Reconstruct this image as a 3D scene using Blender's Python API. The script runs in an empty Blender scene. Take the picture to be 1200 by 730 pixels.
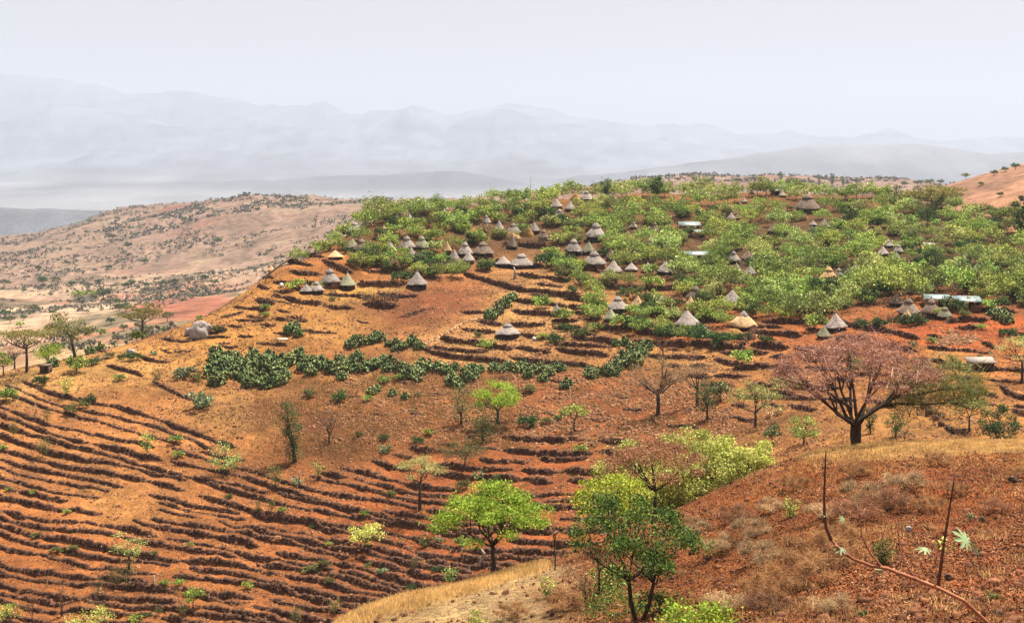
import bpy, math, random, time
import numpy as np
from mathutils import Vector, Matrix
T0 = time.time()
F, HY = 1648.0, 165.0            # focal length in photo pixels, eye-level row
scene = bpy.context.scene
COL = scene.collection
R = math.radians
rng = np.random.default_rng(7)
random.seed(7)

# ---------------------------------------------------------------- world, sun, camera
SUN = Vector((0.28, 0.30, 0.91)).normalized()
sun_el = math.asin(SUN.z)
sun_az = math.atan2(SUN.x, SUN.y)
w = bpy.data.worlds.new("World"); scene.world = w; w.use_nodes = True
nt = w.node_tree; nt.nodes.clear()
wo = nt.nodes.new('ShaderNodeOutputWorld'); bg = nt.nodes.new('ShaderNodeBackground')
sk = nt.nodes.new('ShaderNodeTexSky'); sk.sky_type = 'NISHITA'; sk.sun_disc = False
sk.sun_elevation = sun_el; sk.sun_rotation = sun_az; sk.dust_density = 6.0; sk.air_density = 1.0; sk.ozone_density = 1.0
sk.altitude = 1400
veil = nt.nodes.new('ShaderNodeMixRGB'); veil.inputs[0].default_value = 0.62
veil.inputs[2].default_value = (4.42, 4.25, 4.24, 1)          # thin high cloud veil over the whole sky
ns = nt.nodes.new('ShaderNodeTexNoise'); ns.inputs['Scale'].default_value = 2.2; ns.inputs['Detail'].default_value = 4
tc = nt.nodes.new('ShaderNodeTexCoord'); mp = nt.nodes.new('ShaderNodeMapping'); mp.inputs['Scale'].default_value = (1, 1, 5)
rp = nt.nodes.new('ShaderNodeMapRange'); rp.inputs[1].default_value = .3; rp.inputs[2].default_value = .7
rp.inputs[3].default_value = .86; rp.inputs[4].default_value = .94
nt.links.new(tc.outputs['Generated'], mp.inputs[0]); nt.links.new(mp.outputs[0], ns.inputs['Vector'])
nt.links.new(ns.outputs[0], rp.inputs[0]); nt.links.new(rp.outputs[0], veil.inputs[0])
nt.links.new(sk.outputs[0], veil.inputs[1]); nt.links.new(veil.outputs[0], bg.inputs[0])
bg.inputs[1].default_value = 0.05
nt.links.new(bg.outputs[0], wo.inputs[0])
sl = bpy.data.lights.new('sun', 'SUN'); sl.energy = 5.0; sl.angle = R(0.5); sl.color = (1, 0.945, 0.84)
so = bpy.data.objects.new('sun', sl); COL.objects.link(so)
so.rotation_euler = SUN.to_track_quat('Z', 'Y').to_euler()
cd = bpy.data.cameras.new('camera'); cam = bpy.data.objects.new('camera', cd); COL.objects.link(cam)
cd.sensor_width = 36; cd.lens = 36 * F / 1200; cd.shift_y = -(365 - HY) / 1200
cam.rotation_euler = (R(90), 0, 0); cd.clip_start = .1; cd.clip_end = 60000
scene.camera = cam
vs = scene.view_settings
scene.display_settings.display_device = 'sRGB'
vs.view_transform = 'Standard'; vs.look = 'None'; vs.gamma = 1; vs.use_curve_mapping = False; vs.exposure = 1.7
cy = scene.cycles
cy.use_denoising = True
try: cy.denoiser = 'OPENIMAGEDENOISE'
except Exception: pass
cy.max_bounces = 5; cy.diffuse_bounces = 3; cy.glossy_bounces = 1; cy.transmission_bounces = 2; cy.volume_bounces = 1
cy.transparent_max_bounces = 4; cy.sample_clamp_indirect = 4
cy.volume_max_steps = 64; cy.volume_step_rate = 20

# ---------------------------------------------------------------- helpers
def mesh_np(name, verts, faces_flat, face_size, mat=None, smooth=False):
    """one mesh from arrays; face_size: int or array of loop counts"""
    me = bpy.data.meshes.new(name)
    verts = np.asarray(verts, dtype=np.float32)
    ff = np.asarray(faces_flat, dtype=np.int32).ravel()
    if np.isscalar(face_size):
        n = len(ff) // face_size
        starts = np.arange(n, dtype=np.int32) * face_size
        tot = np.full(n, face_size, dtype=np.int32)
    else:
        tot = np.asarray(face_size, dtype=np.int32); n = len(tot)
        starts = np.concatenate([[0], np.cumsum(tot)[:-1]]).astype(np.int32)
    me.vertices.add(len(verts)); me.vertices.foreach_set('co', verts.ravel())
    me.loops.add(len(ff)); me.loops.foreach_set('vertex_index', ff)
    me.polygons.add(n); me.polygons.foreach_set('loop_start', starts)
    try: me.polygons.foreach_set('loop_total', tot)
    except Exception: pass
    if smooth: me.polygons.foreach_set('use_smooth', np.ones(n, dtype=bool))
    me.update(calc_edges=True)
    if mat: me.materials.append(mat)
    return me
def link(name, me, parent=None, loc=None):
    o = bpy.data.objects.new(name, me); COL.objects.link(o)
    if parent is not None: o.parent = parent
    if loc is not None: o.location = loc
    return o
def tag(o, label=None, cat=None, group=None, kind=None):
    if label: o['label'] = label
    if cat: o['category'] = cat
    if group: o['group'] = group
    if kind: o['kind'] = kind
    return o
class MB:
    """collects polygons into one mesh"""
    def __init__(s): s.v = []; s.f = []; s.n = []; s.c = 0
    def add(s, verts, faces):
        s.v.append(np.asarray(verts, dtype=np.float32).reshape(-1, 3))
        for f in faces: s.f.extend([i + s.c for i in f]); s.n.append(len(f))
        s.c += len(s.v[-1])
    def add_np(s, verts, quads, size):
        verts = np.asarray(verts, dtype=np.float32).reshape(-1, 3)
        s.v.append(verts); q = np.asarray(quads).ravel() + s.c
        s.f.extend(q.tolist()); s.n.extend([size] * (len(q) // size)); s.c += len(verts)
    def box(s, c, d, rz=0, taper=1, jit=0):
        x, y, z = d[0] / 2, d[1] / 2, d[2] / 2
        P = np.array([[-x, -y, -z], [x, -y, -z], [x, y, -z], [-x, y, -z], [-x * taper, -y * taper, z], [x * taper, -y * taper, z], [x * taper, y * taper, z], [-x * taper, y * taper, z]])
        if jit: P += (rng.random(P.shape) - .5) * jit
        ca, sa = math.cos(rz), math.sin(rz)
        Q = P.copy(); Q[:, 0] = P[:, 0] * ca - P[:, 1] * sa; Q[:, 1] = P[:, 0] * sa + P[:, 1] * ca
        s.add(Q + np.array(c), [(0, 3, 2, 1), (4, 5, 6, 7), (0, 1, 5, 4), (1, 2, 6, 5), (2, 3, 7, 6), (3, 0, 4, 7)])
    def tube(s, pts, rad, k=6):
        pts = [Vector(p) for p in pts]; n = len(pts); V = []
        up = Vector((0.13, 0.31, 1)).normalized()
        for i, p in enumerate(pts):
            d = (pts[min(i + 1, n - 1)] - pts[max(i - 1, 0)])
            d = d.normalized() if d.length > 1e-6 else Vector((0, 0, 1))
            a = d.cross(up)
            if a.length < .05: a = d.cross(Vector((1, 0, 0)))
            a.normalize(); b = d.cross(a)
            r = rad[i] if hasattr(rad, '__len__') else rad
            for j in range(k):
                t = 2 * math.pi * j / k
                V.append(p + a * (math.cos(t) * r) + b * (math.sin(t) * r))
        Fc = [(i * k + j, i * k + (j + 1) % k, (i + 1) * k + (j + 1) % k, (i + 1) * k + j) for i in range(n - 1) for j in range(k)]
        Fc.append(tuple(range((n - 1) * k, n * k)))
        s.add([tuple(v) for v in V], Fc)
    def lathe(s, prof, k=20, c=(0, 0, 0), jit=0):
        """prof: (radius, z) list"""
        V = []
        for r, z in prof:
            for j in range(k):
                t = 2 * math.pi * j / k
                rr = r * (1 + (rng.random() - .5) * jit)
                V.append((c[0] + rr * math.cos(t), c[1] + rr * math.sin(t), c[2] + z + (rng.random() - .5) * jit * .4))
        n = len(prof)
        Fc = [(i * k + j, i * k + (j + 1) % k, (i + 1) * k + (j + 1) % k, (i + 1) * k + j) for i in range(n - 1) for j in range(k)]
        Fc.append(tuple(range(k - 1, -1, -1))); Fc.append(tuple(range((n - 1) * k, n * k)))
        s.add(V, Fc)
    def mesh(s, name, mat=None, smooth=False):
        return mesh_np(name, np.concatenate(s.v), s.f, s.n, mat, smooth)
    def build(s, name, mat=None, parent=None, smooth=False):
        return link(name, s.mesh(name, mat, smooth), parent)

# value-noise fbm on arrays (hash lattice)
def vnoise(x, y, seed=0):
    xi = np.floor(x).astype(np.int64); yi = np.floor(y).astype(np.int64)
    xf = x - xi; yf = y - yi
    xf = xf * xf * (3 - 2 * xf); yf = yf * yf * (3 - 2 * yf)
    def h(a, b):
        n = (a * 374761393 + b * 668265263 + seed * 1442695041) & 0xFFFFFFFF
        n = ((n ^ (n >> 13)) * 1274126177) & 0xFFFFFFFF
        return ((n ^ (n >> 16)) & 0xFFFF) / 65535.0
    return (h(xi, yi) * (1 - xf) + h(xi + 1, yi) * xf) * (1 - yf) + (h(xi, yi + 1) * (1 - xf) + h(xi + 1, yi + 1) * xf) * yf
def fbm(x, y, oct=4, seed=0):
    a, s, t = 1.0, 0.0, 0.0
    for i in range(oct):
        s = s + a * (vnoise(x * 2 ** i + 17.3 * i, y * 2 ** i - 9.1 * i, seed + i) - .5); t += a; a *= .5
    return s / t * 2
def ridged(x, y, oct=4, seed=0):
    a, s, t = 1.0, 0.0, 0.0
    for i in range(oct):
        s = s + a * (1 - np.abs(2 * vnoise(x * 2 ** i + 3.7 * i, y * 2 ** i + 5.9 * i, seed + i) - 1)); t += a; a *= .5
    return s / t

# ---------------------------------------------------------------- the land
# control points: what row of the photo (py) the land reaches in a given direction (px) at a given distance D
CP = []
def cp(px, *pairs):
    for py, D in pairs: CP.append((px, py, D))
# near slope the photographer stands on, with its crest, and the drop behind it
for px, o in ((-250, 260), (0, 200), (200, 140)): cp(px, (830 + o, 20), (830 + o, 32), (850 + o * .8, 55), (870 + o * .6, 80), (850 + o * .3, 110))
cp(400, (870, 20), (850, 32), (760, 55), (729, 69), (790, 90), (850, 115))
cp(500, (860, 20), (840, 32), (745, 55), (698, 71), (760, 90), (830, 115))
cp(600, (850, 20), (800, 34), (730, 56), (669, 74), (730, 92), (800, 115), (740, 140))
cp(700, (840, 20), (775, 36), (720, 55), (640, 76), (690, 92), (745, 115), (690, 140))
cp(800, (830, 20), (765, 35), (690, 55), (598, 80), (650, 96), (700, 115), (640, 140))
cp(900, (830, 20), (755, 33), (660, 52), (550, 86), (585, 100), (630, 115), (570, 142))
cp(1000, (830, 20), (740, 32), (635, 52), (526, 90), (550, 104), (590, 116), (528, 142))
cp(1100, (830, 20), (733, 31), (620, 52), (521, 93), (540, 106), (560, 118), (515, 144))
cp(1200, (830, 20), (722, 31), (610, 52), (519, 96), (530, 108), (550, 120), (505, 145))
cp(1400, (830, 20), (710, 31), (590, 52), (515, 98), (525, 108), (545, 120), (495, 145))
# terraced bowl
cp(-250, (455, 235), (500, 218), (580, 196), (650, 180), (725, 168))
cp(0, (447, 242), (500, 222), (580, 200), (650, 184), (725, 171), (800, 158))
cp(150, (428, 250), (500, 222), (580, 198), (650, 182), (725, 168), (800, 155))
cp(300, (430, 250), (500, 220), (560, 202), (640, 182), (725, 164), (790, 150))
cp(450, (430, 248), (500, 217), (560, 197), (640, 176), (710, 161), (780, 145))
cp(600, (440, 238), (500, 211), (560, 186), (640, 160))
cp(750, (400, 250), (440, 232), (500, 198), (560, 172), (620, 152))
cp(900, (400, 235), (440, 212), (500, 175))
cp(1050, (400, 222), (440, 198), (500, 158))
cp(1200, (415, 215), (440, 192), (500, 155))
cp(1400, (415, 205), (440, 185), (495, 155))
# village hill
cp(210, (397, 266)); cp(250, (372, 280)); cp(290, (345, 290))
cp(330, (312, 300)); cp(400, (335, 291), (288, 318)); cp(430, (262, 345))
cp(500, (380, 268), (330, 297), (290, 325), (249, 362))
cp(600, (380, 268), (330, 300), (288, 335), (235, 395))
cp(750, (350, 275), (300, 320), (257, 365), (226, 410))
cp(900, (350, 268), (300, 315), (257, 362), (225, 415))
cp(1050, (350, 258), (300, 300), (258, 355), (231, 410))
cp(1200, (350, 250), (300, 300), (258, 380))
cp(1400, (350, 240), (300, 290), (255, 375))
# behind the crests and the middle distance
cp(-250, (470, 300), (450, 450), (405, 700), (365, 1000), (320, 1500), (280, 2300), (268, 3500))
cp(0, (465, 300), (445, 450), (405, 700), (365, 1000), (320, 1500), (282, 2300), (266, 3500))
cp(100, (422, 255))
cp(150, (428, 330), (418, 450), (385, 700), (352, 1000), (306, 1500), (262, 2000), (249, 2200), (262, 2700), (268, 3500))
cp(300, (336, 293), (380, 340), (395, 450), (365, 700), (335, 1000), (282, 1500), (231, 1900), (242, 2250), (262, 3000))
cp(430, (315, 420), (335, 600), (312, 1000), (262, 1500), (236, 1900), (245, 2250), (262, 3000))
cp(600, (290, 480), (302, 700), (252, 1500), (242, 2300), (255, 3000))
cp(750, (280, 500), (285, 800), (236, 1500), (213, 1900), (232, 2300), (250, 3000))
cp(900, (280, 500), (280, 800), (230, 1500), (212, 1900), (230, 2300), (250, 3000))
cp(1050, (280, 500), (245, 700), (260, 1000), (230, 1500), (216, 1900), (230, 2300), (250, 3000))
cp(1120, (213, 720))
cp(1200, (285, 450), (255, 560), (193, 720), (225, 1000), (235, 1600), (245, 3000))
cp(1400, (285, 450), (240, 560), (160, 720), (205, 1000), (235, 1600), (245, 3000))
CP = np.array(CP, dtype=float)
KV = 0.45
def uv_(px, D): return (px - 600) / F, np.log(D) * KV
cu, cv = uv_(CP[:, 0], CP[:, 2]); cs = (CP[:, 1] - HY) / F
def tps_k(r2): return r2 * np.log(r2 + 1e-12)
A = tps_k((cu[:, None] - cu) ** 2 + (cv[:, None] - cv) ** 2) + np.eye(len(cu)) * 2e-4
Pm = np.stack([np.ones_like(cu), cu, cv], 1)
M = np.block([[A, Pm], [Pm.T, np.zeros((3, 3))]])
sol = np.linalg.solve(M, np.concatenate([cs, np.zeros(3)]))
def s_tps(u, v):
    out = np.empty(u.shape); uf, vf, of = u.ravel(), v.ravel(), out.ravel()
    for i in range(0, len(uf), 100000):
        a, b = uf[i:i + 100000], vf[i:i + 100000]
        of[i:i + 100000] = tps_k((a[:, None] - cu) ** 2 + (b[:, None] - cv) ** 2) @ sol[:-3] + sol[-3] + sol[-2] * a + sol[-1] * b
    return of.reshape(u.shape)
# coarse table of the smooth land: tu x tv
tu = np.linspace(-.50, .50, 161); tv = np.linspace(math.log(20), math.log(3600), 420)
TS = s_tps(np.repeat(tu[None, :], len(tv), 0), np.repeat(tv[:, None] * KV, len(tu), 1))
def table(u, lv):
    a = np.clip((u - tu[0]) / (tu[1] - tu[0]), 0, len(tu) - 1.001); b = np.clip((lv - tv[0]) / (tv[1] - tv[0]), 0, len(tv) - 1.001)
    i = a.astype(int); j = b.astype(int); fa = a - i; fb = b - j
    return (TS[j, i] * (1 - fa) + TS[j, i + 1] * fa) * (1 - fb) + (TS[j + 1, i] * (1 - fa) + TS[j + 1, i + 1] * fa) * fb
PLAIN = -350.0
RIDGES = [  # distance, half width (log), profile px->py
 (4600, .10, 1, [(-300, 240), (0, 243), (40, 244), (60, 243), (100, 246), (150, 246), (200, 242), (260, 239), (350, 238), (450, 240), (560, 250), (700, 262)]),
 (9500, .10, 2, [(-300, 232), (0, 228), (100, 222), (180, 216), (250, 212), (330, 211), (400, 206), (450, 207), (500, 201), (545, 201), (600, 212), (700, 226)]),
 (10500, .16, 3, [(560, 218), (700, 205), (800, 193), (880, 181), (950, 172), (1050, 169), (1100, 171), (1160, 180), (1200, 178), (1300, 172), (1500, 170)]),
 (13500, .08, 4, [(-300, 200), (0, 205), (80, 190), (110, 179), (180, 181), (210, 174), (290, 181), (370, 175), (450, 183), (500, 188), (560, 190), (585, 180), (600, 175), (620, 183), (650, 192), (720, 200), (900, 205), (1300, 205)]),
 (16500, .09, 5, [(-300, 150), (0, 142), (60, 120), (140, 130), (240, 160), (300, 140), (380, 155), (420, 160), (480, 128), (520, 150), (590, 126), (640, 140), (700, 150), (760, 165), (850, 172), (1000, 182), (1200, 190)]),
 (20500, .10, 6, [(-300, 80), (-100, 84), (0, 88), (40, 88), (60, 91), (110, 96), (150, 110), (210, 107), (250, 113), (300, 121), (360, 124), (380, 118), (410, 133), (450, 130), (485, 125), (530, 135), (560, 129), (590, 124), (620, 122), (650, 127), (680, 136), (740, 148), (790, 146), (830, 145), (860, 155), (900, 158), (925, 150), (960, 160), (1000, 160), (1040, 149), (1075, 162), (1120, 166), (1160, 159), (1200, 162), (1300, 150), (1500, 140)]),
]
def far_z(u, D):
    px = u * F + 600; X = u * D
    z = np.full(D.shape, PLAIN) + fbm(X / 900, D / 900, 4, 3) * 14
    for D0, wd, sd, prof in RIDGES:
        pr = np.array(prof, float)
        wob = fbm(X / (D0 * .05), D * 0 + sd, 3, sd) * .03
        top = -(np.interp(px, pr[:, 0], pr[:, 1]) - HY) / F * D0 + fbm(X / (D0 * .016), D * 0 + sd * 3.3, 5, sd + 20) * D0 * (.0032 if sd > 3 else .0014)
        dv = np.log(D / D0) + wob * .6
        k = np.where(dv < 0, np.exp(-(dv / wd) ** 2 * 1.2), np.exp(-(dv / (wd * .8)) ** 2))
        g = ridged(X / (D0 * .03), D / (D0 * .05), 4, sd + 40)
        hh = (top - PLAIN) * k * (1 - (1 - k) * .9 * (g - .2))
        z = np.maximum(z, PLAIN + hh)
    return z
def base_z(u, D):
    """smooth land height at direction u, distance D"""
    Dc = np.clip(D, 20, 3500); s = table(u, np.log(Dc))
    zt = -s * Dc
    z20 = -table(u, np.full(D.shape, math.log(20.0))) * 20
    zn = np.where(D < 20, -1.8 + (z20 + 1.8) * (D / 20), zt)
    w = np.clip((D - 2400) / 900, 0, 1); w = w * w * (3 - 2 * w)
    if (D > 2400).any(): zn = zn * (1 - w) + far_z(u, D) * w
    return zn
def detail(u, D, X, Y):
    """small relief, in metres"""
    amp = np.interp(D, [3, 60, 120, 300, 500, 900, 2000, 3000], [.05, .16, .12, .16, .8, 5, 16, 10])
    sc = np.interp(D, [3, 100, 420, 700, 2000, 3000], [1.2, 2.5, 4.0, 40, 130, 200])
    # frequency bands rather than a varying scale, so nothing shears
    z = 0
    z = z + fbm(X / 2.2, Y / 2.2, 3, 11) * np.interp(D, [3, 60, 120, 430, 600], [.10, .16, .12, .16, 0])
    z = z + fbm(X / 9, Y / 9, 3, 12) * np.interp(D, [20, 60, 300, 600, 900], [.15, .3, .3, .8, 0])
    z = z + fbm(X / 45, Y / 45, 4, 13) * np.interp(D, [200, 420, 600, 1200, 2500], [0, .4, 2.2, 4.5, 4])
    z = z + (ridged(X / 260, Y / 260, 4, 14) - .6) * np.interp(D, [420, 600, 1100, 2000, 3000], [0, 3, 14, 26, 16])
    return z
# ---------------------------------------------------------------- stone terrace walls (as lines on the land)
def hit_smooth(px, py, Dmin=108, Dmax=430):
    u = (px - 600) / F; Ds = np.exp(np.linspace(math.log(Dmin), math.log(Dmax), 500))
    s = table(np.full(Ds.shape, u), np.log(Ds)); t = (py - HY) / F
    k = np.nonzero(s <= t)[0]
    if len(k) == 0: return Ds[int(np.argmin(s))]
    i = k[0]
    if i == 0: return Ds[0]
    f = (s[i - 1] - t) / max(s[i - 1] - s[i], 1e-9)
    return Ds[i - 1] + (Ds[i] - Ds[i - 1]) * f
WALLS = []       # dict(u, D, h, zone)
def poly_interp(pts, step=6):
    pts = np.array(pts, float); o = []
    for a, b in zip(pts[:-1], pts[1:]):
        n = max(1, int(np.hypot(*(b - a)) / step))
        for k in range(n): o.append(a + (b - a) * k / n)
    o.append(pts[-1]); o = np.array(o)
    if len(o) > 4:
        q = o.copy()
        for _ in range(3): q[1:-1] = (q[:-2] + 2 * q[1:-1] + q[2:]) / 4
        o = q
    return o
def add_wall(pts, h, zone, th=.5):
    pts = sorted(pts); q = poly_interp(pts)
    Dw = np.array([hit_smooth(x, y) for x, y in q]); u = (q[:, 0] - 600) / F
    n = max(4, int(np.hypot(np.diff(u * Dw), np.diff(Dw)).sum() / .45))
    uu = np.linspace(u[0], u[-1], n); DD = np.interp(uu, u, Dw)
    sd = len(WALLS) * 7.31
    X = uu * DD
    DD = DD + fbm(X / 2.4 + sd, X * 0 + sd, 3, 5) * (.5 if zone == 'field' else .3)
    t = np.concatenate([[0], np.cumsum(np.hypot(np.diff(X), np.diff(DD)))]); L = t[-1]
    hh = h * (.85 + (1.15 if zone == 'field' else .45) * fbm(t / 2.8 + sd, t * 0 + 3, 3, 8)) * np.clip(np.minimum(t, L - t) / 1.6 + .15, 0, 1)
    WALLS.append(dict(u=uu, D=DD, h=np.clip(hh, .04, 3), zone=zone, th=th, px=float(np.mean(q[:, 0])), py=float(np.mean(q[:, 1])), L=L, x0=q[0, 0], x1=q[-1, 0]))
def inpoly(x, y, P):
    c = False; j = len(P) - 1
    for i in range(len(P)):
        if (P[i][1] > y) != (P[j][1] > y) and x < (P[j][0] - P[i][0]) * (y - P[i][1]) / (P[j][1] - P[i][1]) + P[i][0]: c = not c
        j = i
    return c
FIELD = [(-60, 458), (0, 452), (60, 438), (130, 430), (200, 438), (262, 462), (278, 500), (278, 535), (335, 562), (400, 548), (470, 528), (540, 512), (600, 506), (700, 512), (765, 505), (770, 540), (730, 600), (690, 650), (600, 690), (480, 730), (-60, 800)]
def gtilt(x):
    xs = [-80, 0, 60, 150, 270, 400, 500, 560, 640, 720, 800]
    ys = [-40, 0, 22, 47, 84, 116, 134, 140, 143, 143, 150]
    return np.interp(x, xs, ys)
rw = random.Random(41)
psi = 436.0; row = 0
KX = lambda x: float(np.interp(x, [-80, 0, 120, 280, 450, 800], [1.0, 1.0, .9, .76, .74, .78]))
while psi < 940:
    step = rw.uniform(10.8, 14.2)
    x = -70 + rw.uniform(0, 40)
    ph = rw.uniform(0, 9)
    while x < 790:
        L = rw.uniform(130, 380)
        off = rw.uniform(-3.0, 3.0)
        seg = []
        for k in range(int(L / 8) + 1):
            xx = x + k * 8
            yy = 436 + (psi - 436) * KX(xx) + gtilt(xx) + off + 2.2 * math.sin(xx / 45 + ph) + 4.5 * float(fbm(np.array([xx / 60.]), np.array([psi / 40.]), 3, 77)[0])
            if inpoly(xx, yy, FIELD) and math.hypot((xx - 150) / 34, (yy - 592) / 20) > 1: seg.append((xx, yy))
            else:
                if len(seg) > 3: add_wall(seg, rw.uniform(.34, .66), 'field')
                seg = []
        if len(seg) > 3: add_wall(seg, rw.uniform(.34, .66), 'field')
        x += L + rw.uniform(2, 22)
    psi += step * (1 if psi > 300 else 1); row += 1
# upper right part of the bowl: rows whose psi is less than the first one
psi = 436.0 - 14
while psi > 330:
    x = 300
    while x < 790:
        L = rw.uniform(60, 170); off = rw.uniform(-2.5, 2.5); ph = rw.uniform(0, 9); seg = []
        for k in range(int(L / 8) + 1):
            xx = x + k * 8; yy = psi + gtilt(xx) + off + 2.5 * math.sin(xx / 50 + ph)
            if inpoly(xx, yy, FIELD): seg.append((xx, yy))
            else:
                if len(seg) > 3: add_wall(seg, rw.uniform(.6, 1.0), 'field')
                seg = []
        if len(seg) > 3: add_wall(seg, rw.uniform(.6, 1.0), 'field')
        x += L + rw.uniform(2, 18)
    psi -= 12.5
lr = random.Random(12); FN = len(WALLS)
for _ in range(150):
    if lr.random() < .5: lx, ly, rg = lr.uniform(185, 440), lr.uniform(335, 415), 'shoulder slope'
    else: lx, ly, rg = lr.uniform(400, 880), lr.uniform(442, 505), 'middle slope'
    if inpoly(lx, ly, [(185, 405), (240, 375), (325, 330), (400, 362), (470, 368), (440, 400), (300, 412), (200, 425)]) or (rg[0] == 'm' and (ly < 500 or lx > 620)):
        ln = lr.uniform(12, 38); add_wall([(lx, ly), (lx + ln / 2, ly + lr.uniform(0, 3)), (lx + ln, ly + lr.uniform(-1, 4))], lr.uniform(.25, .5), 'ledge')
    if len(WALLS) > FN + 30: break
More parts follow.
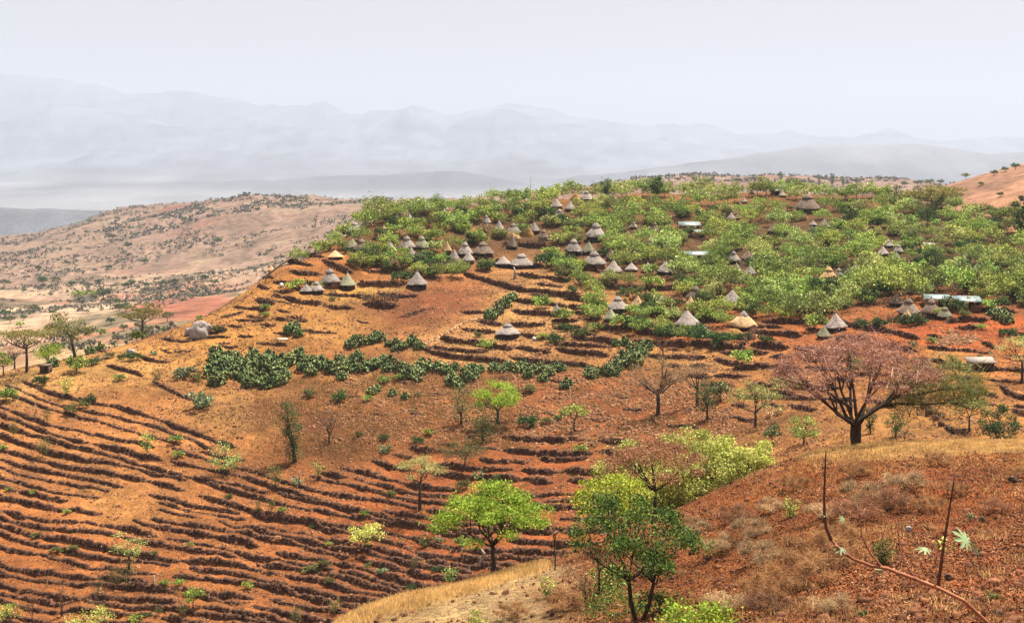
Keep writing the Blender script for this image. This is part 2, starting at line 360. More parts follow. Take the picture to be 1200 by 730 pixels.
HAND = [
 # village shoulder, left
 ('shoulder', 1.0, [(335, 306), (350, 309), (368, 311)]), ('shoulder', 1.5, [(378, 306), (398, 314), (414, 320)]),
 ('shoulder', .8, [(357, 299), (380, 301)]), ('shoulder', .9, [(427, 316), (445, 318), (465, 319)]),
 ('shoulder', 1.2, [(417, 333), (445, 332), (474, 334)]), ('shoulder', .7, [(380, 359), (398, 361), (415, 361)]),
 ('shoulder', 1.5, [(425, 356), (447, 358), (467, 358)]), ('shoulder', .8, [(443, 344), (470, 347), (490, 346)]),
 ('shoulder', .9, [(332, 349), (350, 355), (378, 356)]), ('shoulder', 1.5, [(466, 325), (490, 322), (520, 318), (545, 314)]),
 ('shoulder', .6, [(470, 371), (500, 362)]), ('shoulder', .8, [(300, 352), (322, 356)]), ('shoulder', .6, [(345, 337), (360, 342)]),
 # behind the bare slope
 ('slope', 1.5, [(543, 321), (560, 326), (590, 334), (620, 341), (668, 348), (700, 353)]), ('slope', 1.0, [(545, 303), (580, 305), (600, 309)]),
 ('slope', 1.6, [(588, 285), (612, 288), (645, 290)]), ('slope', 1.0, [(603, 322), (640, 325), (666, 328)]),
 ('slope', .9, [(600, 350), (650, 358), (700, 362)]), ('slope', .9, [(600, 364), (640, 368), (668, 370)]),
 ('slope', .9, [(592, 378), (620, 381), (640, 379)]), ('slope', .7, [(628, 332), (660, 336)]),
 # plots below the huts
 ('plots', 1.0, [(515, 397), (540, 401), (565, 403), (602, 409)]), ('plots', 1.0, [(496, 410), (515, 414), (540, 418), (600, 424)]),
 ('plots', .8, [(540, 385), (560, 388), (582, 388)]), ('plots', .9, [(600, 406), (625, 410), (645, 412)]),
 ('plots', .9, [(600, 419), (612, 421), (628, 423)]), ('plots', 1.0, [(672, 395), (700, 397), (727, 403)]),
 ('plots', .9, [(651, 408), (680, 412), (714, 417)]), ('plots', .9, [(620, 423), (655, 425), (695, 428)]),
 ('plots', .9, [(610, 392), (640, 396), (655, 396)]), ('plots', .8, [(560, 376), (590, 379)]),
 ('plots', 1.1, [(742, 400), (775, 403), (808, 403)]), ('plots', 1.0, [(748, 390), (775, 390), (812, 393), (846, 393)]),
 ('plots', 1.2, [(808, 401), (840, 406), (874, 407)]), ('plots', 1.5, [(772, 371), (810, 373), (850, 376)]),
 ('plots', 1.2, [(800, 345), (830, 348), (850, 347)]), ('plots', .8, [(838, 421), (850, 424), (870, 425)]), ('plots', .7, [(838, 440), (855, 441), (876, 441)]),
 ('plots', .6, [(845, 412), (875, 413), (900, 412)]),
 # right side
 ('right', 1.0, [(897, 362), (930, 361), (945, 362)]), ('right', 1.1, [(893, 377), (920, 376), (945, 378)]), ('right', 1.0, [(882, 390), (910, 392), (940, 393)]),
 ('right', 1.1, [(880, 404), (900, 406), (925, 406)]), ('right', 1.2, [(975, 396), (1000, 397), (1020, 399)]), ('right', 1.3, [(986, 377), (1005, 383), (1040, 388), (1078, 396)]),
 ('right', 1.0, [(1088, 393), (1105, 397)]), ('right', 1.0, [(1150, 403), (1158, 405), (1167, 409)]), ('right', .9, [(1176, 389), (1190, 392), (1215, 393)]),
 ('right', .7, [(1065, 463), (1080, 470), (1090, 478), (1110, 492)]), ('right', .9, [(1108, 503), (1122, 506), (1140, 508)]), ('right', .8, [(1173, 455), (1190, 463), (1215, 470)]),
 ('right', .7, [(912, 444), (930, 448), (950, 447)]), ('right', .7, [(1120, 385), (1150, 384)]), ('right', .8, [(1105, 378), (1130, 374), (1160, 375)]),
 ('right', .6, [(1130, 455), (1150, 459), (1170, 466)]), ('right', .7, [(1185, 480), (1215, 487)]), ('right', .6, [(1015, 470), (1050, 476)]), ('right', .7, [(925, 475), (955, 480)]),
 ('right', .7, [(1040, 418), (1062, 425)]),
 ('plots', 1.1, [(702, 334), (740, 338), (775, 338), (800, 336)]), ('plots', 1.0, [(655, 303), (680, 308), (712, 322)]), ('plots', 1.0, [(690, 380), (712, 384), (742, 384)]),
 ('shoulder', 1.0, [(340, 318), (355, 321), (376, 322)]), ('shoulder', 1.0, [(432, 302), (455, 305), (482, 304)]), ('shoulder', 1.0, [(485, 300), (510, 301), (538, 300)]), ('slope', 1.1, [(560, 306), (590, 312), (640, 312)]),
 ('right', 1.0, [(905, 350), (935, 351), (965, 350)]), ('right', .9, [(862, 430), (895, 429), (940, 433)]), ('right', .8, [(876, 455), (905, 458), (935, 462)]), ('right', .9, [(948, 412), (980, 415), (1012, 418)]), ('right', .8, [(1060, 438), (1085, 441), (1108, 446)]),
 ('right', .9, [(1010, 404), (1045, 408), (1075, 412)]), ('right', .8, [(1110, 470), (1140, 476)]), ('right', 1.0, [(1120, 362), (1150, 364), (1190, 366)]),
 # the left shoulder of the bowl
 ('knoll', 1.0, [(126, 429), (150, 434), (168, 440)]), ('knoll', .6, [(112, 408), (127, 415)]), ('knoll', .7, [(165, 418), (185, 425), (200, 424)]), ('knoll', .6, [(190, 397), (210, 401), (230, 398)]),
 ('knoll', .6, [(180, 448), (210, 462), (225, 468)]), ('knoll', .5, [(240, 392), (265, 388)]), ('knoll', .5, [(260, 372), (285, 366)]),
 ('slope', .6, [(540, 365), (565, 366), (580, 365)]),
 ('ledge', .5, [(302, 335), (315, 338)]), ('ledge', .6, [(320, 346), (332, 349)]), ('ledge', .5, [(290, 372), (304, 374)]), ('ledge', .6, [(306, 380), (322, 382)]), ('ledge', .5, [(268, 382), (284, 384)]),
 ('ledge', .5, [(280, 394), (296, 395)]), ('ledge', .5, [(300, 362), (312, 365)]), ('ledge', .5, [(325, 364), (340, 366)]), ('ledge', .5, [(255, 402), (270, 403)]), ('ledge', .5, [(345, 374), (360, 376)]),
 ('ledge', .6, [(308, 322), (320, 326)]), ('ledge', .5, [(206, 412), (222, 412)]), ('ledge', .5, [(215, 432), (236, 436)]), ('ledge', .5, [(190, 410), (200, 413)]),
]
for z, h, p in HAND: add_wall(p, h * (1.25 if z in ('plots', 'slope', 'right', 'shoulder') and h < 1.3 else 1), z)

pr_ = random.Random(88)
for PG, y0, y1, sp, sl, hh_ in (([(500, 402), (545, 376), (600, 362), (650, 356), (735, 384), (735, 402), (700, 430), (600, 428), (500, 414)], 362, 430, 8.5, .05, .85),
                            ([(560, 330), (700, 350), (700, 372), (600, 372), (575, 358)], 334, 372, 9, .12, .8),
                            ([(745, 384), (880, 356), (960, 348), (1010, 372), (1010, 470), (870, 486), (800, 440), (745, 412)], 352, 484, 11, .03, .85),
                            ([(1000, 400), (1210, 400), (1210, 480), (1080, 492), (1000, 440)], 404, 490, 15, .14, .7),
                            ([(325, 306), (420, 300), (500, 332), (480, 366), (400, 362), (315, 350)], 306, 364, 9, .03, .8)):
    yy_ = y0
    while yy_ < y1:
        xx_ = min(p[0] for p in PG)
        while xx_ < max(p[0] for p in PG):
            ln = pr_.uniform(40, 110); o_ = pr_.uniform(-2, 2); sg = []
            for k in range(int(ln / 6) + 1):
                a_ = xx_ + 6 * k; b_ = yy_ + o_ + sl * (a_ - min(p[0] for p in PG)) * .5 + 1.2 * math.sin(a_ / 30)
                if inpoly(a_, b_, PG) and not any(abs(a_ - W['px']) < (W['x1'] - W['x0']) / 2 + 3 and abs(b_ - W['py']) < 5.5 for W in WALLS if W['zone'] not in ('field', 'ledge')): sg.append((a_, b_))
                else:
                    if len(sg) > 3 and len(WALLS) < 296: add_wall(sg, hh_ * pr_.uniform(.75, 1.2), 'plots')
                    sg = []
            if len(sg) > 3 and len(WALLS) < 296: add_wall(sg, hh_ * pr_.uniform(.75, 1.2), 'plots')
            xx_ += ln + pr_.uniform(4, 16)
        yy_ += sp * pr_.uniform(.85, 1.2)
print('wall lines', len(WALLS))

# ---------------------------------------------------------------- land mesh in three sheets that share their borders
def rows():
    a = [np.geomspace(1.5, 28, 46)[:-1], np.arange(28, 104, .26), np.arange(104, 150, .8), np.arange(150, 300, .30), np.arange(300, 425, .5), np.geomspace(425, 620, 50)[1:]]
    return np.concatenate(a)
U = np.linspace(-.45, .45, 1001)
DR = rows(); iS = 0
def wall_delta(Dg, zone_out=None):
    dz = np.zeros(Dg.shape)
    for W in WALLS:
        ci = np.nonzero((U >= W['u'][0]) & (U <= W['u'][-1]))[0]
        if len(ci) == 0: continue
        Dw = np.interp(U[ci], W['u'], W['D']); h = np.interp(U[ci], W['u'], W['h'])
        r0, r1 = np.searchsorted(DR, Dw.min() - 7), np.searchsorted(DR, Dw.max() + 7)
        dd = DR[r0:r1, None] - Dw[None, :]
        Lh = 1.5
        g = np.clip(dd / .32, -1, 1) * .5 * np.exp(-np.clip(np.abs(dd) - .3, 0, 9) / Lh)
        g = g * (np.abs(dd) < 6.9)
        dz[r0:r1, ci[0]:ci[-1] + 1] += g * h[None, :]
    return dz
Dg = np.repeat(DR[:, None], len(U), 1); Ug = np.repeat(U[None, :], len(DR), 0)
Xg = Ug * Dg
ZS = base_z(Ug, Dg)                       # smooth
Z1 = ZS + detail(Ug, Dg, Xg, Dg) * np.interp(Dg, [150, 200], [1, 1])
Z1 += wall_delta(Dg)
SG = -Z1 / Dg
def hit(px, py, Dmin=None, Dmax=1e9):
    """where the line of sight of a photo position first meets the land -> (x, y, z)"""
    if Dmin is None: Dmin = 25
    u = (px - 600) / F; a = (u - U[0]) / (U[1] - U[0]); i = int(np.clip(a, 0, len(U) - 2)); f = a - i
    s = SG[:, i] * (1 - f) + SG[:, i + 1] * f; t = (py - HY) / F
    r0 = np.searchsorted(DR, Dmin); r1 = min(len(DR), np.searchsorted(DR, Dmax)); ss = s[r0:r1]
    k = np.nonzero(ss <= t)[0]
    j = k[0] if len(k) else int(np.argmin(ss))
    D = DR[r0 + j]
    if len(k) and j > 0:
        q = (ss[j - 1] - t) / max(ss[j - 1] - ss[j], 1e-9); D = DR[r0 + j - 1] * (1 - q) + D * q
    return u * D, D, -(s[r0 + j]) * DR[r0 + j] if not len(k) else -t * D
def ground_z(x, y):
    """land height under (x, y), near sheet"""
    u = x / y; a = np.clip((u - U[0]) / (U[1] - U[0]), 0, len(U) - 1.001); i = a.astype(int) if hasattr(a, 'astype') else int(a); f = a - i
    r = np.clip(np.searchsorted(DR, y) - 1, 0, len(DR) - 2); g = np.clip((y - DR[r]) / (DR[r + 1] - DR[r]), 0, 1)
    return (Z1[r, i] * (1 - f) + Z1[r, i + 1] * f) * (1 - g) + (Z1[r + 1, i] * (1 - f) + Z1[r + 1, i + 1] * f) * g

# soil colours by place (albedo, with canopy shade and distance haze put in)
def srgb(r, g, b):
    return np.array([((c / 255) / 12.92 if c < 11 else ((c / 255 + .055) / 1.055) ** 2.4) for c in (r, g, b)])
ALB = .42
ZN = [  # px, py, rx, ry, photo colour, Dmin, Dmax
 (100, 520, 200, 70, (212, 142, 92), 105, 430), (60, 660, 160, 70, (198, 118, 72), 105, 430), (250, 620, 150, 70, (196, 124, 78), 105, 430),
 (430, 640, 140, 70, (176, 92, 54), 105, 430), (600, 600, 140, 90, (190, 100, 56), 105, 430), (150, 592, 40, 22, (214, 150, 98), 105, 430),
 (130, 430, 80, 22, (218, 164, 104), 105, 430), (0, 450, 70, 20, (212, 165, 110), 105, 430), (230, 400, 70, 30, (216, 152, 88), 105, 430), (300, 345, 60, 30, (214, 150, 88), 105, 430),
 (390, 375, 60, 22, (214, 154, 92), 105, 430), (455, 365, 70, 24, (150, 84, 58), 105, 430), (520, 345, 50, 20, (154, 86, 60), 105, 430), (500, 325, 60, 10, (196, 130, 84), 105, 430),
 (405, 348, 36, 9, (218, 168, 92), 105, 430), (445, 338, 50, 6, (212, 170, 100), 105, 430), (365, 500, 34, 26, (92, 54, 34), 105, 430), (340, 478, 40, 12, (120, 76, 48), 105, 430), (450, 500, 40, 22, (132, 78, 46), 105, 430), (370, 320, 60, 20, (208, 130, 74), 105, 430),
 (450, 480, 120, 40, (170, 106, 62), 105, 430), (360, 500, 60, 40, (150, 92, 56), 105, 430), (280, 480, 50, 26, (190, 138, 88), 105, 430), (420, 455, 60, 16, (176, 130, 78), 105, 430), (540, 450, 60, 22, (176, 118, 72), 105, 430),
 (630, 370, 60, 40, (216, 162, 108), 105, 430), (560, 405, 60, 18, (216, 160, 112), 105, 430), (680, 410, 60, 22, (208, 142, 88), 105, 430), (640, 460, 90, 30, (160, 92, 54), 105, 430),
 (780, 418, 80, 14, (222, 160, 98), 105, 430), (850, 385, 80, 16, (196, 106, 58), 105, 430), (760, 480, 100, 30, (164, 92, 52), 105, 430), (900, 380, 60, 30, (196, 112, 62), 105, 430),
 (1020, 400, 90, 26, (202, 112, 62), 105, 430), (1120, 395, 80, 26, (200, 88, 42), 105, 430), (1180, 420, 60, 24, (214, 128, 66), 105, 430), (1150, 470, 80, 26, (212, 144, 86), 105, 430),
 (1050, 450, 90, 30, (186, 118, 70), 105, 430), (920, 470, 60, 40, (186, 126, 78), 105, 430), (1100, 430, 40, 14, (206, 160, 96), 105, 430), (1060, 500, 90, 16, (208, 146, 86), 105, 430),
 (500, 268, 200, 24, (104, 78, 46), 105, 430), (800, 270, 400, 42, (56, 50, 30), 105, 430), (1100, 285, 200, 50, (56, 48, 28), 105, 430), (900, 310, 160, 26, (60, 52, 30), 105, 430),  # canopy floor: olive-brown cover, with the shade between trees put into its colour
 # near slope
 (1050, 640, 260, 110, (158, 78, 40), 1, 104), (1100, 530, 170, 13, (222, 176, 112), 1, 104), (960, 560, 60, 30, (168, 98, 52), 1, 104), (900, 640, 70, 70, (172, 102, 54), 1, 104),
 (560, 715, 80, 20, (228, 192, 150), 1, 104), (640, 682, 60, 14, (230, 200, 160), 1, 104), (480, 716, 70, 12, (222, 180, 130), 1, 104), (590, 668, 50, 8, (196, 140, 80), 1, 104),
 (700, 690, 60, 40, (150, 88, 50), 1, 104), (800, 700, 60, 50, (150, 88, 46), 1, 104), (1080, 560, 130, 16, (150, 76, 38), 1, 104), (1180, 660, 60, 60, (152, 74, 38), 1, 104),
]
def soil(u, D, zs):
    px = u * F + 600; py = HY - zs / D * F; X = u * D
    wx = px + fbm(X / 7, D / 7, 3, 31) * np.interp(D, [50, 300], [30, 18]); wy = py + fbm(X / 6, D / 6, 3, 32) * np.interp(D, [50, 300], [20, 10])
    acc = np.zeros(u.shape + (3,)); wt = np.zeros(u.shape)
    bases = [((184, 116, 70), 1, 430), ]
    acc += srgb(188, 120, 74) * .12; wt += .12
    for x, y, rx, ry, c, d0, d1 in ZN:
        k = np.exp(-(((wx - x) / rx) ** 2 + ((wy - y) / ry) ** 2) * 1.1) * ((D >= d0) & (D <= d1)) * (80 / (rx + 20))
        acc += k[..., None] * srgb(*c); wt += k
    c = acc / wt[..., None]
    # middle distance and far land
    n1 = fbm(X / 120, D / 120, 4, 51)[..., None]; n2 = fbm(X / 30, D / 60, 4, 52)[..., None]
    tan = srgb(200, 164, 134); red = srgb(176, 112, 84); gr = srgb(104, 98, 70); pale = srgb(222, 190, 150)
    m = tan * (1 - np.clip(n1 * 2.2, 0, 1)) + red * np.clip(n1 * 2.2, 0, 1)
    g = np.clip((n2 - .05) * 5, 0, 1) * .75; m = m * (1 - g) + gr * g
    p = np.clip((-n2 - .2) * 3, 0, .7); m = m * (1 - p) + pale * p
    hill = np.interp(D, [1000, 1400], [0, .6])[..., None]; m = m * (1 - hill) + (srgb(122, 92, 82) * (1 + n2 * .8)) * hill
    # ploughed red field and the tan hill on the right
    k = np.clip(1.6 - ((px - 215) / 65) ** 2 - ((py - 362) / 13) ** 2, 0, 1) * ((D > 500) & (D < 1100)); m = m * (1 - k[..., None]) + srgb(168, 104, 78) * k[..., None]
    k = np.clip((px - 1040) / 30, 0, 1) * ((D > 430) & (D < 1000)); m = m * (1 - k[..., None]) + (srgb(168, 120, 96) * (1 + n2 * .9 + n1 * .5)) * .8 * k[..., None]
    f = np.clip((D - 425) / 40, 0, 1)[..., None]
    c = c * (1 - f) + m * f
    # plain and mountains; haze put into the mountain colour, bluish and paler farther off
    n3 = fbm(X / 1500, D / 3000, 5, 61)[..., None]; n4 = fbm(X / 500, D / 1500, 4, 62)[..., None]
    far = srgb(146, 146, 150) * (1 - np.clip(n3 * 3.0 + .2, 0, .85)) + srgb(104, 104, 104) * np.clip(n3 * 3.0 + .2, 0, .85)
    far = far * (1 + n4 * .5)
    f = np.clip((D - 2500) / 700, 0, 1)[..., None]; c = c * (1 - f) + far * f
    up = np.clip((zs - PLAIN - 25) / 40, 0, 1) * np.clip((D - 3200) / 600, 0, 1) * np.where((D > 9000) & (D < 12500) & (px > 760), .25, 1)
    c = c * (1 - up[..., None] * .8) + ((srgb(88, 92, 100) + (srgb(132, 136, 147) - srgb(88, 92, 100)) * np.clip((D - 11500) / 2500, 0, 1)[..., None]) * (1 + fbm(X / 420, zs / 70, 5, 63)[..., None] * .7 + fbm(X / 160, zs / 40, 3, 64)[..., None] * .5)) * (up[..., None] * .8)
    fine = fbm(X / 6, D / 5, 3, 73) * np.interp(D, [100, 430, 600], [1.0, 1.0, 0]) + fbm(X / 1.3, D / 1.3, 3, 71) * np.interp(D, [100, 500], [1, 0]) + fbm(X / 5, D / 5, 3, 72) * np.interp(D, [400, 900], [1, 0])
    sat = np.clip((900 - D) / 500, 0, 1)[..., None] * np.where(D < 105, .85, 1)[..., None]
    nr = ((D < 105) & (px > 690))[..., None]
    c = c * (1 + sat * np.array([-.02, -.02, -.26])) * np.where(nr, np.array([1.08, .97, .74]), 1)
    return np.clip(c * ALB * (1 + .34 * fine[..., None]), .005, .9)
def sheet(name, Dg, Ug, Z, Zs, mat):
    nr, nc = Dg.shape
    V = np.stack([Ug * Dg, Dg, Z], -1).reshape(-1, 3)
    idx = np.arange(nr * nc).reshape(nr, nc)
    Q = np.stack([idx[:-1, :-1], idx[:-1, 1:], idx[1:, 1:], idx[1:, :-1]], -1).reshape(-1, 4)
    me = mesh_np(name, V, Q, 4, mat, True)
    ca = me.attributes.new('soil', 'FLOAT_COLOR', 'POINT')
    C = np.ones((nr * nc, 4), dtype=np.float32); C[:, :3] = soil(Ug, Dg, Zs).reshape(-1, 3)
    ca.data.foreach_set('color', C.ravel())
    return tag(link(name, me), kind='structure')
def nodes(name):
    m = bpy.data.materials.new(name); m.use_nodes = True; t = m.node_tree; b = t.nodes['Principled BSDF']
    b.inputs['Roughness'].default_value = .95; b.inputs['Specular IOR Level'].default_value = .12
    return m, t, b
def noise_node(t, scale, detail=4, coord='Object', rough=.6):
    tc = t.nodes.new('ShaderNodeTexCoord'); n = t.nodes.new('ShaderNodeTexNoise'); n.inputs['Scale'].default_value = scale; n.inputs['Detail'].default_value = detail; n.inputs['Roughness'].default_value = rough
    t.links.new(tc.outputs[coord], n.inputs['Vector']); return n
def mrange(t, src, a, b, c, d):
    r = t.nodes.new('ShaderNodeMapRange'); r.inputs[1].default_value = a; r.inputs[2].default_value = b; r.inputs[3].default_value = c; r.inputs[4].default_value = d
    t.links.new(src, r.inputs[0]); return r.outputs[0]
def mul(t, col, fac):
    m = t.nodes.new('ShaderNodeVectorMath'); m.operation = 'SCALE'; t.links.new(col, m.inputs[0]); t.links.new(fac, m.inputs['Scale']); return m.outputs[0]
def mathn(t, op, a, b):
    m = t.nodes.new('ShaderNodeMath'); m.operation = op
    for i, s in enumerate((a, b)):
        if isinstance(s, (int, float)): m.inputs[i].default_value = s
        else: t.links.new(s, m.inputs[i])
    return m.outputs[0]
def mat_ground():
    m, t, b = nodes('soil'); at = t.nodes.new('ShaderNodeAttribute'); at.attribute_name = 'soil'
    n1 = noise_node(t, 3.0, 8, rough=.75); n2 = noise_node(t, .5, 6, rough=.7); n3 = noise_node(t, 14, 3)
    f = mathn(t, 'MULTIPLY', mrange(t, n1.outputs[0], .32, .68, .3, 1.65), mrange(t, n2.outputs[0], .3, .7, .72, 1.28))
    f = mathn(t, 'MULTIPLY', f, mrange(t, n3.outputs[0], .35, .65, .65, 1.35))
    t.links.new(mul(t, at.outputs['Color'], f), b.inputs['Base Color'])
    bp = t.nodes.new('ShaderNodeBump'); bp.inputs['Strength'].default_value = 1.0; bp.inputs['Distance'].default_value = .22
    t.links.new(mathn(t, 'ADD', n1.outputs[0], n3.outputs[0]), bp.inputs['Height']); t.links.new(bp.outputs[0], b.inputs['Normal'])
    return m
def mat_far():
    m, t, b = nodes('far_land'); at = t.nodes.new('ShaderNodeAttribute'); at.attribute_name = 'soil'
    n1 = noise_node(t, .02, 8, rough=.75); n2 = noise_node(t, .12, 5, rough=.7)
    f = mathn(t, 'MULTIPLY', mrange(t, n1.outputs[0], .3, .7, .7, 1.3), mrange(t, n2.outputs[0], .38, .62, .6, 1.3))
    t.links.new(mul(t, at.outputs['Color'], f), b.inputs['Base Color'])
    return m
MG, MF = mat_ground(), mat_far()
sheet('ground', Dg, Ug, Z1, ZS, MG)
DS = DR[::3]
for sgn in (-1, 1):          # the same slopes carried on past the sides of the picture
    US = sgn * np.linspace(.45, 1.4, 70); US = US if sgn > 0 else US[::-1]
    Dq = np.repeat(DS[:, None], len(US), 1); Uq = np.repeat(US[None, :], len(DS), 0); Zq0 = base_z(Uq, Dq); Zq = Zq0 + detail(Uq, Dq, Uq * Dq, Dq)
    if sgn > 0: Zq[:, 0] = Z1[::3, -1] - .02
    else: Zq[:, -1] = Z1[::3, 0] - .02
    sheet('ground', Dq, Uq, Zq, Zq0, MG)
DR2 = np.concatenate([[DR[-1]], np.geomspace(DR[-1], 2600, 300)[1:]])
U2 = U[::2]
Dg2 = np.repeat(DR2[:, None], len(U2), 1); Ug2 = np.repeat(U2[None, :], len(DR2), 0)
ZS2 = base_z(Ug2, Dg2); Z2 = ZS2 + detail(Ug2, Dg2, Ug2 * Dg2, Dg2); Z2[0] = Z1[-1, ::2]
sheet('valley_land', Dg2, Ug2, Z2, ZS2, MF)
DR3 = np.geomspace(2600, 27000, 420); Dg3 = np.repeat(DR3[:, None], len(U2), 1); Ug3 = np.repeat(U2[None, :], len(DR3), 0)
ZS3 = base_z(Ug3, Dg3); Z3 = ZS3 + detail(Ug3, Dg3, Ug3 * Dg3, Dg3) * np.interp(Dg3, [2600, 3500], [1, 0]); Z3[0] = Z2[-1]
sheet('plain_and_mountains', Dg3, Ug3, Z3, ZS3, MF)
SG2 = -Z2 / Dg2
def hit_far(px, py):
    u = (px - 600) / F; i = int(round((u - U2[0]) / (U2[1] - U2[0]))); s = SG2[:, i]; t = (py - HY) / F
    k = np.nonzero(s <= t)[0]; j = k[0] if len(k) else int(np.argmin(s))
    return u * DR2[j], DR2[j], Z2[j, i]
# haze
zlo, zhi = float(min(Z1.min(), Z2.min(), Z3.min())) - 1, float(Z3.max()) + 8
hz = MB(); hz.box((0, 12500, (zlo + zhi) / 2), (30000, 29500, zhi - zlo))
mh = bpy.data.materials.new('haze'); mh.use_nodes = True; t = mh.node_tree; t.nodes.clear()
oo = t.nodes.new('ShaderNodeOutputMaterial'); pv = t.nodes.new('ShaderNodeVolumePrincipled')
pv.inputs['Color'].default_value = (.44, .485, .58, 1); pv.inputs['Density'].default_value = HAZE = .8e-4; pv.inputs['Anisotropy'].default_value = .15
t.links.new(pv.outputs[0], oo.inputs['Volume'])
mh.cycles.homogeneous_volume = True if hasattr(mh.cycles, 'homogeneous_volume') else None
ho = hz.build('haze', mh); tag(ho, kind='stuff')
print('land', time.time() - T0, len(WALLS), 'walls', 'zmin', Z1.min(), Z2.min(), Z3.min(), 'zmax', Z3.max())
# ---------------------------------------------------------------- materials for things
def island_rand(t):
    g = t.nodes.new('ShaderNodeNewGeometry'); return g.outputs['Random Per Island']
def obj_rand(t):
    g = t.nodes.new('ShaderNodeObjectInfo'); return g.outputs['Random']
def ramp(t, fac, stops):
    r = t.nodes.new('ShaderNodeValToRGB'); e = r.color_ramp.elements
    while len(e) < len(stops): e.new(.5)
    for k, (p, c) in enumerate(stops): e[k].position = p; e[k].color = (*c, 1)
    t.links.new(fac, r.inputs[0]); return r.outputs[0]
def mat_leaf(name, dark, mid, light, trans=.35, objvar=.3):
    hv = 1.0 if mid[1] > mid[0] * 1.05 else 0.0
    m, t, b = nodes(name)
    col = ramp(t, island_rand(t), [(0, dark), (.5, mid), (1, light)])
    f = mrange(t, obj_rand(t), 0, 1, 1 - objvar, 1 + objvar)
    n = noise_node(t, .9, 2); f = mathn(t, 'MULTIPLY', f, mrange(t, n.outputs[0], .35, .65, .75, 1.25))
    hs = t.nodes.new('ShaderNodeHueSaturation'); t.links.new(mul(t, col, f), hs.inputs['Color']); t.links.new(mrange(t, mathn(t, 'FRACT', mathn(t, 'MULTIPLY', obj_rand(t), 7.3), 0), 0, 1, .5 - hv * .033, .5 + hv * .018), hs.inputs['Hue'])
    c = hs.outputs[0]; t.links.new(c, b.inputs['Base Color']); b.inputs['Roughness'].default_value = .6
    tr = t.nodes.new('ShaderNodeBsdfTranslucent'); t.links.new(c, tr.inputs[0])
    mx = t.nodes.new('ShaderNodeMixShader'); mx.inputs[0].default_value = trans
    t.links.new(b.outputs[0], mx.inputs[1]); t.links.new(tr.outputs[0], mx.inputs[2])
    t.links.new(mx.outputs[0], t.nodes['Material Output'].inputs[0]); return m
def mat_solid(name, a, c, scale=3.0, rough=.9, per='island', stretch=None):
    m, t, b = nodes(name); b.inputs['Roughness'].default_value = rough
    n = noise_node(t, scale, 5)
    if stretch:
        mp = t.nodes.new('ShaderNodeMapping'); mp.inputs['Scale'].default_value = stretch
        src = n.inputs['Vector'].links[0].from_socket; t.links.new(src, mp.inputs[0]); t.links.new(mp.outputs[0], n.inputs['Vector'])
    col = ramp(t, n.outputs[0], [(.3, a), (.7, c)])
    f = island_rand(t) if per == 'island' else obj_rand(t)
    t.links.new(mul(t, col, mrange(t, f, 0, 1, .65, 1.35)), b.inputs['Base Color']); return m
ML = {
 'moringa': mat_leaf('moringa_leaf', (.03, .055, .008), (.18, .26, .038), (.48, .54, .13), .18),
 'moringa2': mat_leaf('pale_leaf', (.06, .09, .015), (.27, .33, .075), (.58, .60, .22), .18),
 'dark': mat_leaf('dark_leaf', (.02, .045, .012), (.045, .085, .02), (.09, .13, .035)),
 'olive': mat_leaf('olive_leaf', (.06, .07, .02), (.12, .12, .03), (.20, .18, .06)),
 'acacia': mat_leaf('acacia_leaf', (.06, .12, .008), (.20, .28, .022), (.42, .46, .06), .3),
 'yellow': mat_leaf('yellow_leaf', (.14, .18, .018), (.48, .50, .09), (.82, .78, .28), .3),
 'cream': mat_leaf('cream_leaf', (.22, .20, .05), (.42, .38, .12), (.60, .54, .24), .4),
 'scrub': mat_leaf('far_scrub_leaf', (.045, .042, .028), (.10, .09, .06), (.17, .15, .10), .1, 0),
 'mid': mat_leaf('mid_leaf', (.015, .03, .006), (.055, .095, .016), (.18, .24, .04), .3),
 'flat': mat_leaf('flat_acacia_leaf', (.07, .07, .015), (.15, .13, .03), (.26, .21, .06)),
 'pink': mat_leaf('dry_pink_leaf', (.10, .032, .02), (.34, .14, .085), (.74, .46, .35), .3),
 'brown': mat_leaf('brown_twig', (.08, .03, .016), (.22, .095, .045), (.40, .21, .11), .2),
 'tan': mat_leaf('tan_twig', (.14, .08, .035), (.34, .21, .10), (.58, .40, .22), .2),
 'cactus': mat_leaf('cactus_pad', (.02, .038, .009), (.075, .11, .026), (.28, .32, .13), .05, .2),
 'bluegreen': mat_leaf('castor_leaf', (.07, .11, .04), (.17, .22, .10), (.34, .40, .24), .15),
 'straw': mat_leaf('dry_grass_blade', (.34, .19, .06), (.58, .36, .13), (.78, .54, .24), .45, 0),
 'straw2': mat_leaf('brown_grass_blade', (.13, .05, .018), (.28, .13, .05), (.50, .30, .13), .4, 0),
 'greengrass': mat_leaf('green_tuft_blade', (.08, .12, .02), (.16, .20, .04), (.28, .30, .09), .3, .2),
}
MBARK = mat_solid('bark', (.028, .018, .012), (.075, .05, .035), 6)
MBARKP = mat_solid('pale_bark', (.16, .12, .085), (.34, .27, .2), 6)
MSTONE = mat_solid('wall_stone', (.022, .011, .007), (.12, .055, .03), 1.5)
MRUB = mat_solid('rubble_stone', (.06, .024, .011), (.26, .125, .055), 1.5)
MNEAR = mat_solid('red_stone', (.03, .012, .006), (.17, .065, .03), 1.5)
MLIT = mat_solid('leaf_litter', (.02, .007, .003), (.27, .095, .034), 1.2)
MLIT2 = mat_solid('straw_litter', (.22, .115, .05), (.42, .25, .12), 1.2)
MBOULD = mat_solid('boulder_rock', (.13, .11, .10), (.30, .26, .24), 1.4)
